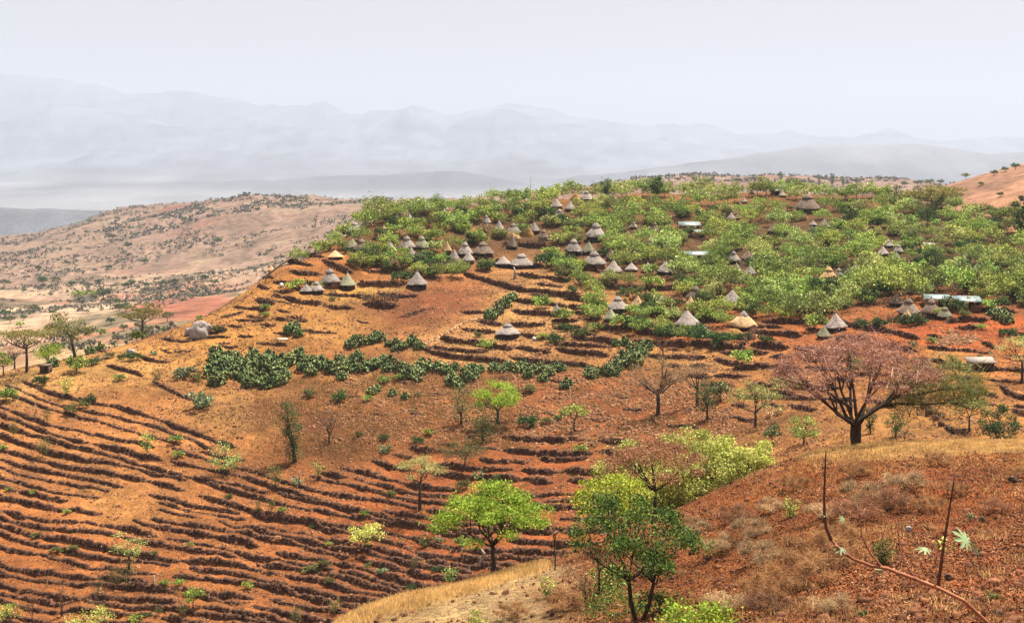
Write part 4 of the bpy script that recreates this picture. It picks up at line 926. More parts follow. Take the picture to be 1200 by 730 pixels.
heap(1046, 244, 12, 6, ML['straw'], 'orange straw heap near the flat skyline acacia')
heap(1068, 246, 14, 5, ML['straw'], 'flat tan straw heap in front of the flat skyline acacia')
heap(1169, 296, 8, 12, ML['straw'], 'narrow tan straw stack at the canopy edge')
heap(860, 395 - 6, 26, 7, ML['straw'], 'dry stalks heaped against the shaggy straw hut terrace')
heap(733, 352, 10, 6, ML['straw'], 'small straw heap between the two plot edge huts')
heap(660, 318, 20, 6, ML['tan'], 'pale rubble and straw heap on the terraced slope')
# ---------------------------------------------------------------- village trees
VP = [proto_tree('moringa_tree', ML[m], MBARKP, seed=100 + i, H=hh, W=ww, ch=cc, shape='round', nc=12 + i % 4, nl=115, leaf=.32, asp=.6, tr=.10, split=.25, clump=.92, up=.1)
      for i, (m, hh, ww, cc) in enumerate([('moringa', 4.6, 5.8, 3.9), ('moringa', 5.2, 5.4, 4.4), ('moringa', 4.2, 6.6, 3.5), ('moringa2', 4.4, 5.6, 3.7), ('moringa', 5.6, 6.2, 4.7), ('moringa2', 4.0, 5.4, 3.3), ('moringa', 4.8, 4.8, 4.1), ('dark', 4.6, 5.0, 4.1), ('olive', 4.2, 5.0, 3.6), ('moringa', 4.4, 6.2, 3.8)])]
CAN = [(385, 285), (400, 266), (440, 248), (520, 240), (640, 228), (760, 222), (900, 222), (1030, 230), (1110, 240), (1215, 258), (1215, 362), (1160, 355), (1120, 360), (1040, 350), (960, 376), (885, 376), (835, 352), (790, 333), (700, 315), (712, 285), (640, 262), (590, 258), (560, 268), (520, 272), (470, 266), (425, 276)]
SPR = [(340, 292), (400, 280), (470, 300), (560, 318), (640, 300), (700, 318), (790, 340), (840, 360), (880, 392), (800, 400), (740, 392), (690, 372), (640, 300), (520, 330), (470, 318), (400, 312)]
MIDP = [(395, 264), (520, 254), (640, 248), (725, 262), (725, 300), (660, 292), (640, 282), (590, 284), (520, 300), (470, 312), (395, 304)]
vr = random.Random(5)
placed = []
SKY = [(p + vr.uniform(-5, 5), 0) for p in range(425, 1210, 17)]
def clear_of_huts(px, py, Hpx, hw, slack=1.0):
    for cx, ay, ey, wd, yy, xx in hutpos:
        if abs(px - cx) < (wd / 2 + hw) * .72 * slack and py > ey - 1 and py - Hpx < (ey - (ey - ay) * ((.2 if wd >= 20 else .38) if slack >= 1 else (.35 if wd >= 14 else .6))): return False
        if abs(px - cx) < wd * .5 and abs(py - ey) < wd * .3: return False
    return True
def drop_tree(px, py, pr, s, look, group, cat='tree', dmin=108, dmax=425, rz=None, szf=1, trunk=True):
    x, y, z = hit(px, py, dmin, dmax)
    e = place_tree(pr, x, y, z - .05, s, vr.uniform(0, 6.28) if rz is None else rz, s * szf, trunk)
    auto(e, look, cat, group, px, py); return e
nv = 0; tries = 0
for p_, _q in SKY:      # the row of trees along the crest of the hill
    if any(abs(p_ - h_[0]) < h_[3] * .45 and h_[2] < 248 and h_[3] > 12 for h_ in hutpos): continue
    py_ = float(np.interp(p_, [425, 500, 600, 750, 900, 1050, 1200], [266, 252, 239, 229, 228, 234, 261])) + vr.uniform(0, 3); k = vr.choice([0, 1, 3, 4, 6, 9, 0, 1, 5]); placed.append((p_, py_)); nv += 1
    e = drop_tree(p_, py_, VP[k], vr.uniform(.7, 1.25), ['bushy', 'tall', 0, 'pale', 'tall', 'low pale', 'slim', 0, 0, 'broad'][k] + ' green skyline tree', 'green trees of the village canopy')
while nv < 296 and tries < 30000:
    tries += 1
    px, py = vr.uniform(335, 1214), vr.uniform(219, 400)
    dense = inpoly(px, py, CAN); sparse = inpoly(px, py, SPR) or inpoly(px, py, MIDP)
    if not (dense or sparse): continue
    if sparse and not dense and vr.random() > (.6 if py < 305 else .28): continue
    kx, ky = (16.5, 9.6) if dense else (20, 13)
    if any(abs(px - a) < kx and ((px - a) / kx) ** 2 + ((py - b) / ky) ** 2 < 1 for a, b in placed): continue
    s = vr.choice([.7, .8, .9, 1.0, 1.1, 1.25]) * vr.uniform(.94, 1.06) if dense else vr.uniform(.6, .85)
    if not clear_of_huts(px, py, 20 * s, 11 * s, .8 if px < 650 and py < 300 else 1): continue
    placed.append((px, py)); nv += 1
    k = vr.choices(range(10), [3, 3, 3, 2.4, 2, 2, 2, 1.0, .9, 3])[0]
    look = {7: 'dark green village tree', 8: 'olive brown village tree', 3: 'pale green village tree', 5: 'low pale green village tree', 1: 'tall green village tree', 4: 'tall green village tree', 2: 'broad green village tree', 9: 'broad green village tree'}.get(k, 'bushy green village tree')
    drop_tree(px, py, VP[k], s, look, 'green trees of the village canopy')
print('village trees', nv, tries)
SB = [proto_tree('shrub', ML[m], MBARK, seed=200 + i, H=1.5, W=1.9, ch=1.4, shape='round', nc=8, nl=75, leaf=.22, tr=.04, split=.2, limbs=3) for i, m in enumerate(['dark', 'olive', 'moringa', 'dark', 'tan', 'bluegreen'])]
n = 0; tries = 0
while n < 230 and tries < 14000:
    tries += 1; px, py = vr.uniform(340, 1210), vr.uniform(240, 400)
    if not (inpoly(px, py, CAN) or inpoly(px, py, SPR)): continue
    if not clear_of_huts(px, py, 8, 6, .8): continue
    k = vr.choices([0, 1, 2, 3, 5], [3, 2, 2, 2, 1])[0]; n += 1
    drop_tree(px, py, SB[k], vr.uniform(1.0, 2.0), {0: 'dark green shrub', 1: 'olive shrub', 2: 'bright green shrub', 3: 'dark green shrub', 5: 'blue-green shrub'}[k], 'shrubs between the village huts', 'shrub', trunk=False)

VB = [proto_tree('bush', ML[m], MBARKP, seed=260 + i, H=hh, W=ww, ch=hh * .88, shape='round', nc=9, nl=95, leaf=.28, tr=.05, split=.2, limbs=4) for i, (m, hh, ww) in enumerate([('moringa', 2.6, 3.0), ('moringa2', 2.4, 2.8), ('dark', 2.2, 2.8), ('olive', 2.2, 3.0), ('tan', 1.8, 2.6)])]
n = 0; tries = 0
while n < 200 and tries < 14000:
    tries += 1
    px, py = (vr.uniform(345, 725), vr.uniform(246, 325)) if n < 95 else (vr.uniform(640, 1200), vr.uniform(245, 395))
    if not (inpoly(px, py, CAN) or inpoly(px, py, SPR) or inpoly(px, py, MIDP)): continue
    if not clear_of_huts(px, py, 9, 6, .8): continue
    k = vr.choices(range(5), [4, 2.5, 2.5, 1.5, 1])[0]; n += 1
    drop_tree(px, py, VB[k], vr.uniform(.8, 1.4), ['leafy green bush', 'pale green bush', 'dark green bush', 'olive bush', 'dry tan bush'][k], 'leafy bushes between the village huts', 'bush', trunk=False)

# ---------------------------------------------------------------- named trees of the slopes and the crest
def big(px, pyb, wpx, hpx, mats, label, nick_group=None, dmin=108, dmax=425, cat='tree', name='acacia_tree', bark=None, Dset=None, **kw):
    x, y, z = hit(px, pyb, dmin, dmax)
    if Dset:
        x, y = (px - 600) / F * Dset, Dset; z = float(ground_z(np.array([x]), np.array([y]))[0]); hpx = (z - (HY - (pyb - hpx)) / F * y) * -F / y
    m = y / F; Wm, Hm = wpx * m, hpx * m
    d = dict(H=Hm, W=Wm, tr=Hm * .03); d.update(kw)
    for k in ('ch', 'leaf', 'tr', 'lean'):
        if k in kw and k in ('ch',): d[k] = kw[k] * Hm
        if k in kw and k in ('lean',): d[k] = kw[k] * Wm
    if 'ch' not in kw: d['ch'] = Hm * .5
    tb, V, Q = make_tree(**d)
    e = bpy.data.objects.new(name, None); COL.objects.link(e); e.location = (x, y, z - .05)
    link('trunk', tb.mesh('trunk', bark or MBARK, True), e); link('crown', mesh_np('crown', V, Q, 4, mats), e)
    tag(e, label, cat); 
    if nick_group: e['group'] = nick_group
    return e
L = ML
big(577, 671, 132, 106, L['acacia'], 'bright green umbrella acacia standing on the dry grass crest', seed=1, ch=.62, shape='umbrella', nc=44, nl=270, leaf=.125, asp=.5, tr=.13, split=.36, clump=1.05, limbs=9, dmin=40, dmax=100)
big(748, 727, 158, 158, L['mid'], 'dark multi-stemmed acacia with shaded base on the near crest', seed=22, ch=.70, shape='round', nc=50, nl=130, leaf=.12, asp=.5, tr=.075, split=.3, clump=.95, limbs=12, stems=3, dmin=30, dmax=80, twig=5)
big(720, 640, 90, 84, L['acacia'], 'fresh green feathery tree crown above the dark acacia', seed=23, ch=.5, shape='umbrella', nc=20, nl=110, leaf=.14, asp=.5, tr=.07, split=.5, clump=1.0, limbs=7, dmin=55, dmax=100)
big(712, 620, 72, 78, L['acacia'], 'bright green low tree at the thicket edge', seed=24, ch=.75, shape='round', nc=22, nl=110, leaf=.17, tr=.08, split=.25, limbs=6, dmin=60, dmax=105, nick_group=None)
big(768, 600, 122, 80, L['brown'], 'reddish brown bare-twigged acacia in front of yellow thicket', seed=25, ch=.5, shape='umbrella', nc=34, nl=170, leaf=.14, asp=.3, tr=.11, split=.4, limbs=9, twig=26, Dset=79)
for k, (px, py, w_, h_, s_) in enumerate([(762, 590, 116, 97, 31), (818, 582, 106, 91, 32), (862, 570, 84, 72, 33), (796, 594, 74, 56, 34), (846, 592, 88, 62, 35)]):
    big(px, py, w_, h_, L['yellow'], ['yellow-green euphorbia behind the reddish brown acacia', 'tallest yellow euphorbia in the middle of the thicket', 'yellow euphorbia at the slope end of the thicket', 'low yellow euphorbia under the reddish brown acacia', 'yellow-green euphorbia with dark stems showing below'][k],
        'yellow euphorbia thicket', name='euphorbia_bush', cat='euphorbia', seed=s_, ch=.82, shape='round', nc=32, nl=420, leaf=.15, asp=.5, tr=.08, split=.3, limbs=12, stems=4, Dset=91 + k)
# the big dry pink acacia
big(1003, 519, 200, 126, L['pink'], 'big spreading dry acacia with pinkish brown crown on crest', seed=41, ch=.60, shape='umbrella', nc=70, nl=170, leaf=.12, asp=.35, up=0, tr=.23, split=.2, limbs=10, twig=26, dmin=80, dmax=125, stems=2, clump=1.0)
x, y, z = hit(1003, 519, 80, 125); m = y / F
lb = MB(); 
for pts, rr in (([(15, 0, 40), (45, 0, 58), (70, -4, 62), (100, -6, 68), (128, -4, 70)], .16), ([(20, 2, 44), (50, 4, 50), (80, 2, 49), (110, 0, 52), (135, 0, 44)], .12), ([(60, 0, 60), (85, 3, 78), (105, 3, 88)], .07), ([(-5, 0, 45), (-30, 0, 62), (-60, 4, 72), (-85, 2, 78)], .1)):
    lb.tube([(p[0] * m, p[1] * m, p[2] * m) for p in pts], list(np.linspace(rr, .03, len(pts))), 6)
pk = [o for o in bpy.data.objects if o.get('label', '').startswith('big spreading dry')][0]
lb.build('limb', MBARK, pk, True)
tv = []; r_ = np.random.default_rng(8)
for _ in range(2600):
    c = np.array([r_.uniform(40, 150), r_.uniform(-25, 25), 0]); c[2] = 62 + r_.normal() * 14 + (c[0] - 60) * .05
    d = r_.normal(size=3); d[2] = abs(d[2]); d /= np.linalg.norm(d); nn = np.cross(d, r_.normal(size=3)); nn /= np.linalg.norm(nn); c = c * m
    e_ = c + d * r_.uniform(.3, .9); tv.append([c - nn * .02, c + nn * .02, e_ + nn * .008, e_ - nn * .008])
tv = np.array(tv).reshape(-1, 3); link('twigs', mesh_np('twigs', tv, np.arange(len(tv)), 4, L['olive']), pk)

SL = [ # px, base py, w, h, material, label, kwargs
 (583, 498, 54, 60, 'acacia', 'round yellow-green tree with dark trunk above the terraces', dict(seed=51, ch=.78, shape='round', nc=24, nl=260, leaf=.2, split=.3)),
 (771, 487, 72, 76, 'tan', 'bare tan-twigged tree on the brown slope below plots', dict(seed=52, ch=.66, shape='round', nc=26, nl=32, leaf=.16, asp=.3, twig=34, split=.35, limbs=10)),
 (817, 476, 54, 58, 'tan', 'smaller bare brownish tree beside the tan-twigged tree', dict(seed=53, ch=.62, shape='round', nc=18, nl=27, leaf=.16, asp=.3, twig=26, split=.35)),
 (829, 492, 20, 42, 'dark', 'narrow dark green tree beside the bare brownish tree', dict(seed=54, ch=.7, clump=1.5, shape='tall', nc=9, nl=120, leaf=.24, split=.35)),
 (844, 470, 22, 24, 'cactus', 'blue-green round shrub behind the narrow dark tree', dict(seed=55, ch=.85, shape='round', nc=8, nl=105, leaf=.3, split=.2)),
 (885, 500, 62, 54, 'moringa2', 'feathery pale green tree before the pinkish acacia', dict(seed=56, ch=.78, shape='umbrella', nc=20, nl=135, leaf=.17, asp=.4, split=.3, twig=8)),
 (777, 430, 16, 38, 'brown', 'dead forked pole tree on the orange bank', dict(seed=57, ch=.5, shape='round', nc=5, nl=9, leaf=.1, twig=5, split=.5)),
 (346, 541, 21, 70, 'dark', 'tall dark cedar leaning over the brown scrub hollow', dict(seed=58, ch=.92, shape='tall', nc=16, nl=165, leaf=.22, split=.3, lean=-.45, clump=1.7)),
 (386, 520, 34, 40, 'brown', 'bare forked tree beside the tall dark cedar', dict(seed=59, ch=.5, shape='round', nc=7, nl=16, leaf=.15, twig=14, split=.25)),
 (540, 497, 24, 46, 'cactus', 'grey-green candelabra bush above the highest terraces', dict(seed=60, ch=.9, clump=1.4, shape='tall', nc=12, nl=120, leaf=.26, asp=.35, split=.3)),
 (566, 518, 30, 40, 'dark', 'dark green upright bush under the round yellow-green tree', dict(seed=61, ch=.92, clump=1.4, shape='tall', nc=12, nl=150, leaf=.26, asp=.35, split=.3)),
 (492, 598, 56, 62, 'cream', 'cream-coloured flat-topped tree among the red terraces', dict(seed=62, ch=.4, shape='umbrella', nc=22, nl=105, leaf=.2, asp=.45, split=.5, twig=10)),
 (545, 548, 52, 34, 'olive', 'yellowish spreading bush above cream flat-topped tree', dict(seed=63, ch=.7, shape='round', nc=18, nl=90, leaf=.2, asp=.4, split=.3, twig=8)),
 (428, 642, 38, 36, 'yellow', 'small yellow bush tree on the red terraces', dict(seed=64, ch=.85, shape='round', nc=14, nl=120, leaf=.2, split=.2)),
 (673, 506, 34, 32, 'moringa', 'little green umbrella tree on the upper terrace edge', dict(seed=65, ch=.5, shape='umbrella', nc=10, nl=90, leaf=.24, split=.45)),
 (31, 437, 74, 52, 'flat', 'flat-topped brown-green acacia on the edge knoll', dict(seed=66, ch=.32, shape='flat', nc=26, nl=120, leaf=.3, asp=.4, split=.55, limbs=10)),
 (88, 412, 50, 56, 'olive', 'two-crowned acacia leaning over the knoll shoulder', dict(seed=67, ch=.7, shape='round', nc=18, nl=120, leaf=.3, split=.45, lean=-.25)),
 (167, 386, 54, 40, 'flat', 'flat umbrella acacia against the red ploughed field', dict(seed=68, ch=.5, shape='flat', nc=20, nl=120, leaf=.3, split=.5, limbs=9)),
 (17, 433, 36, 34, 'pink', 'pinkish brown leafless tree beside flat-topped knoll acacia', dict(seed=69, ch=.65, shape='round', nc=12, nl=46, leaf=.25, asp=.3, twig=14, split=.35)),
 (4, 440, 26, 26, 'acacia', 'small yellow-green tree at the frame edge knoll', dict(seed=70, ch=.55, shape='round', nc=8, nl=90, leaf=.28, split=.4)),
 (57, 420, 34, 26, 'acacia', 'yellow-green tree between the two knoll acacias', dict(seed=71, ch=.75, shape='round', nc=12, nl=105, leaf=.28, split=.3)),
 (151, 668, 38, 50, 'moringa2', 'pale wispy sapling above the lower terraces', dict(seed=72, ch=.75, shape='round', nc=12, nl=75, leaf=.16, asp=.5, split=.35, twig=6)),
 (265, 556, 36, 40, 'moringa2', 'pale green shrubby tree at the end of long terraces', dict(seed=73, ch=.85, shape='round', nc=12, nl=90, leaf=.2, split=.25)),
 (226, 712, 22, 24, 'moringa', 'vivid green round little tree low on the terraces', dict(seed=74, ch=.7, shape='round', nc=9, nl=165, leaf=.17, split=.3)),
 (1136, 506, 46, 40, 'moringa2', 'small green umbrella tree near the flat roofed shed', dict(seed=75, ch=.5, shape='umbrella', nc=14, nl=90, leaf=.14, asp=.45, split=.45)),
 (1172, 522, 46, 50, 'dark', 'dense dark green bush behind the near crest', dict(seed=76, ch=.95, shape='round', nc=20, nl=135, leaf=.17, split=.2, stems=3)),
 (1198, 446, 66, 52, 'cream', 'pale yellow flowering tree beside the flat roofed shed', dict(seed=77, ch=.55, shape='umbrella', nc=18, nl=105, leaf=.18, asp=.45, split=.45)),
 (649, 656, 16, 58, 'brown', 'thin bare sapling before the lowest stone terraces', dict(seed=78, ch=.5, shape='tall', nc=5, nl=4, leaf=.08, twig=10, split=.5, tr=.05)),
 (470, 506, 0, 0, None, None, None),
 (1197, 282, 20, 52, 'dark', 'dark conifer-like tree at the canopy edge', dict(seed=80, ch=.92, shape='tall', nc=12, nl=135, leaf=.4, split=.3)),
 (1096, 252, 72, 36, 'flat', 'flat yellow-brown acacia crown rising on the village skyline', dict(seed=81, ch=.55, shape='flat', nc=30, nl=135, leaf=.4, split=.4, limbs=9)),
 (769, 234, 15, 26, 'dark', 'dark pointed tree rising above the village skyline', dict(seed=82, ch=.75, shape='tall', nc=9, nl=135, leaf=.4, split=.3)),
 (710, 234, 10, 24, 'dark', 'thin dark tree on the village skyline', dict(seed=83, ch=.75, shape='tall', nc=6, nl=90, leaf=.4, split=.3)),
 (1047, 246, 14, 28, 'dark', 'dark slim tree beside the flat skyline acacia', dict(seed=84, ch=.75, shape='tall', nc=6, nl=90, leaf=.4, split=.3)),
 (1022, 500, 0, 0, None, None, None),
 (38, 727, 16, 42, 'brown', 'thin bare sapling low in the field corner', dict(seed=86, ch=.5, shape='tall', nc=5, nl=13, leaf=.12, twig=8, split=.4, tr=.05)),
 (73, 722, 24, 56, 'brown', 'cluster of thin bare stems above the field corner', dict(seed=87, ch=.55, shape='tall', nc=8, nl=18, leaf=.12, twig=8, split=.4, tr=.05, stems=3)),
 (114, 714, 18, 38, 'olive', 'thin olive sapling on the lowest terraces', dict(seed=88, ch=.5, shape='tall', nc=6, nl=27, leaf=.12, twig=5, split=.4, tr=.05)),
 (150, 692, 14, 34, 'olive', 'slim olive sapling below the pale wispy sapling', dict(seed=89, ch=.8, shape='tall', nc=7, nl=46, leaf=.14, split=.3, tr=.05)),
 (106, 735, 56, 20, 'yellow', 'low yellow-green bush at the bottom of terraces', dict(seed=90, ch=.8, shape='round', nc=12, nl=105, leaf=.16, split=.2)),
 (6, 735, 34, 28, 'moringa', 'green bush at the bottom field corner', dict(seed=91, ch=.8, shape='round', nc=10, nl=105, leaf=.16, split=.2)),
 (1050, 512, 20, 26, 'dark', 'dark bush just behind the pinkish acacia trunk', dict(seed=92, ch=.85, shape='tall', nc=8, nl=90, leaf=.16, split=.3)),
 (1020, 508, 14, 30, 'dark', 'slim dark shrub beside the pinkish acacia trunk', dict(seed=93, ch=.85, shape='tall', nc=8, nl=75, leaf=.16, split=.3)),
 (942, 520, 36, 36, 'moringa', 'green shrub in shade under the pinkish acacia', dict(seed=94, ch=.9, shape='round', nc=12, nl=105, leaf=.18, split=.2)),
 (905, 520, 22, 26, 'cactus', 'blue-green shrub under the pinkish acacia edge', dict(seed=95, ch=.9, shape='round', nc=8, nl=90, leaf=.2, split=.2)),
 (1060, 520, 18, 22, 'tan', 'small leafless shrub on the straw crest', dict(seed=96, ch=.7, shape='round', nc=7, nl=11, leaf=.1, twig=10, split=.3)),
]
for px, py, w_, h_, mt, lab, kw in SL:
    if mt is None: continue
    big(px, py, w_, h_, L[mt], lab, dmin=100 if py > 500 and px > 880 else 108, **kw)
# crest trees and bushes near the camera
for px, py, w_, h_, mt, lab, kw in [
 (702, 695, 44, 66, 'brown', 'small leafless tree with thin twigs beside the path', dict(seed=120, ch=.55, shape='round', nc=14, nl=10, leaf=.06, asp=.3, twig=26, split=.4, tr=.05)),
 (686, 700, 22, 34, 'tan', 'bare pale twig bush beside the dark acacia', dict(seed=121, ch=.8, shape='round', nc=8, nl=6, leaf=.06, twig=20, split=.2, tr=.03)),
 (1035, 661, 22, 28, 'olive', 'small upright green bush on the red slope', dict(seed=122, ch=.95, shape='tall', nc=9, nl=90, leaf=.07, split=.2, tr=.02)),
 (927, 606, 16, 22, 'moringa', 'little green sapling on the dry slope', dict(seed=123, ch=.9, shape='tall', nc=7, nl=60, leaf=.07, split=.2, tr=.02)),
 (820, 736, 96, 26, 'acacia', 'bright yellow-green bush at the foot of slope', dict(seed=124, ch=.9, shape='round', nc=16, nl=120, leaf=.10, split=.2, tr=.03)),
 (715, 690, 44, 30, 'moringa', 'green undergrowth bush around the dark acacia base', dict(seed=125, ch=.95, shape='round', nc=12, nl=100, leaf=.09, split=.2, tr=.03)),
 (765, 672, 40, 24, 'dark', 'low green bush beside the dark acacia stems', dict(seed=126, ch=.95, shape='round', nc=10, nl=70, leaf=.09, split=.2, tr=.03)),
 (560, 735, 26, 22, 'yellow', 'small yellow-green plant beside the pale path', dict(seed=127, ch=.9, shape='round', nc=8, nl=60, leaf=.07, split=.2, tr=.02)),
 (641, 700, 16, 24, 'moringa', 'small green plant on the pale path edge', dict(seed=128, ch=.9, shape='tall', nc=7, nl=50, leaf=.07, split=.2, tr=.02)),
 (1163, 703, 14, 14, 'olive', 'tiny green weed low on the red slope', dict(seed=129, ch=.95, shape='round', nc=6, nl=50, leaf=.05, split=.2, tr=.01)),
 (1010, 722, 12, 12, 'dark', 'tiny dark green weed among the litter', dict(seed=130, ch=.95, shape='round', nc=6, nl=50, leaf=.05, split=.2, tr=.01)),
 (1137, 610, 10, 12, 'bluegreen', 'tiny blue-green weed beside two dark stones', dict(seed=131, ch=.95, shape='round', nc=6, nl=40, leaf=.05, split=.2, tr=.01)),
 (650, 668, 12, 60, 'brown', 'thin bare pole sapling on the path crest', dict(seed=132, ch=.4, shape='tall', nc=5, nl=4, leaf=.06, twig=8, split=.5, tr=.035)),
 (722, 726, 84, 36, 'mid', 'dark bush added as shade at the foot of the dark acacia', dict(seed=133, ch=.95, shape='round', nc=14, nl=110, leaf=.09, split=.2, tr=.03)),  # this bush and the next are added to darken the acacia's foot like shade
 (772, 718, 50, 28, 'mid', 'smaller bush added as shade beside the dark acacia stems', dict(seed=134, ch=.95, shape='round', nc=11, nl=100, leaf=.09, split=.2, tr=.03)),
]:
    big(px, py, w_, h_, L[mt], lab, dmin=28, dmax=100, name='bush' if h_ < 40 else 'tree', cat='bush' if h_ < 40 else 'tree', **kw)
# dry twig bushes on the near slope
DB = [proto_tree('dry_bush', ML[m], MBARK, seed=220 + i, H=1.0, W=1.7, ch=.85, shape='round', nc=12, nl=8, leaf=.05, asp=.3, tr=.02, split=.15, twig=130) for i, m in enumerate(['straw2', 'tan', 'brown'])]
for px, py, w_ in [(940, 690, 80), (905, 705, 62), (960, 668, 80), (1000, 612, 50), (965, 610, 40), (890, 660, 50), (845, 648, 40), (1010, 590, 50), (1040, 600, 56), (985, 640, 50), (1060, 575, 44), (930, 575, 36), (905, 600, 30), (860, 610, 36), (1085, 600, 36), (850, 720, 50), (975, 720, 44), (1120, 580, 30), (1165, 600, 30), (660, 715, 40), (600, 725, 34), (1100, 545, 28), (1000, 560, 36), (900, 720, 50), (815, 625, 34), (1190, 560, 26), (880, 630, 44)]:
    x, y, z = hit(px, py, 28, 103); s = w_ * y / F / 1.5
    k = vr.randrange(3); e = place_tree(DB[k], x, y, z, s, vr.uniform(0, 6.28), s * .8); auto(e, ['straw brown dry bush', 'tan dry twig bush', 'brown dry twig bush'][k], 'dry bush', 'dry bushes on the near slope', px, py)

# ---------------------------------------------------------------- prickly pear clumps
def cactus_mesh(seed, n=150, W=2.4, H=1.9, name='cactus_clump'):
    r = np.random.default_rng(seed); th = r.uniform(0, 6.283, n); q = np.sqrt(r.random(n)); z = r.random(n) * (1 - .55 * q ** 2) * H
    C = np.stack([np.cos(th) * q * W / 2, np.sin(th) * q * W / 2, z + .12], -1)
    yaw = r.uniform(0, math.pi, n); tilt = r.normal(0, .35, n); a = .15 + .07 * r.random(n); b = a * 1.5
    ux = np.stack([np.cos(yaw), np.sin(yaw), 0 * yaw], -1); uz = np.stack([-np.sin(yaw) * np.sin(tilt), np.cos(yaw) * np.sin(tilt), np.cos(tilt)], -1); nn = np.cross(ux, uz)
    ring = [(0, -1), (.75, -.5), (.95, .3), (.5, .95), (-.5, .95), (-.95, .3), (-.75, -.5)]
    V = []
    for s in (-1, 1):
        for p, q_ in ring: V.append(C + ux * (a * p)[:, None] + uz * (b * q_)[:, None] + nn * (s * .02))
    V = np.stack(V, 1); k = 7
    F1 = [list(range(k))[::-1], [i + k for i in range(k)]] ; vs_ = V.reshape(-1, 3); mb = MB(); base = np.arange(n) * 2 * k
    mb.v.append(vs_.astype(np.float32)); mb.c = len(vs_)
    for o in base:
        for f in F1: mb.f.extend([i + o for i in f]); mb.n.append(k)
        for i in range(k): mb.f.extend([o + i, o + (i + 1) % k, o + k + (i + 1) % k, o + k + i]); mb.n.append(4)
    return mb.mesh(name, ML['cactus'])
CM = [cactus_mesh(300 + i, 120 + 20 * i) for i in range(4)]
CC = [(250, 424, 1), (262, 430, 1.1), (276, 426, 1.2), (288, 432, 1.2), (296, 418, 1.1), (306, 430, 1.3), (314, 422, 1.1), (300, 446, 1.1), (312, 452, 1.2), (290, 440, 1), (325, 434, 1.1), (338, 425, 1.1), (350, 420, 1.2), (356, 432, 1.1), (366, 424, 1),
 (378, 430, 1.1), (390, 434, 1.1), (402, 436, 1.2), (398, 424, 1), (412, 430, 1.2), (424, 434, 1.1), (420, 420, .9), (436, 430, 1.1), (448, 426, 1), (412, 405, .9), (424, 402, 1), (436, 400, .9), (446, 397, .9), (456, 432, .8),
 (464, 404, .8), (472, 407, .8), (483, 402, .9), (490, 405, .8), (469, 432, 1), (480, 436, 1.1), (490, 438, 1.1), (502, 432, 1), (514, 432, 1), (524, 436, .9), (530, 450, 1.1), (544, 444, 1), (552, 438, 1.1), (562, 434, .9), (534, 432, .7), (578, 432, .8), (590, 434, .8), (598, 432, .9),
 (610, 434, 1), (622, 436, 1.1), (634, 434, 1), (644, 438, .9), (658, 432, .8), (665, 450, .9), (690, 440, .8), (712, 436, 1), (722, 432, 1), (730, 422, 1.1), (736, 426, 1.1), (742, 414, 1.1), (752, 412, 1), (732, 404, .9), (700, 436, .7), (748, 420, .9),
 (575, 372, 1.1), (583, 366, 1.1), (592, 358, 1.1), (600, 350, 1), (340, 388, 1.1), (346, 384, 1), (350, 392, .8), (436, 460, .8), (442, 456, .7), (460, 462, .7), (475, 466, .7), (1172, 372, 1.1), (1180, 376, 1), (1164, 368, 1), (840, 404, .9), (106, 398, 0.9), (62, 428, .9), (118, 390, .9)]
CC = CC + [(px + vr.uniform(-10, 10), py + vr.uniform(-5, 7), s * vr.uniform(.7, 1.05)) for px, py, s in CC if 240 < px < 760 and 395 < py < 455] + [(vr.uniform(245, 335), vr.uniform(415, 455), vr.uniform(.8, 1.3)) for _ in range(24)]
for i, (px, py, s) in enumerate(CC):
    x, y, z = hit(px, py + 2, 108, 425); o = link('cactus_clump', CM[i % 4]); o.location = (x, y, z - .05); o.scale = (s, s, s * vr.uniform(.8, 1.1)); o.rotation_euler.z = vr.uniform(0, 6.28)
    auto(o, ('small ' if s < .85 else 'large ' if s > 1.15 else '') + 'grey-green prickly pear clump', 'cactus', 'prickly pear clumps on the hillside', px, py)

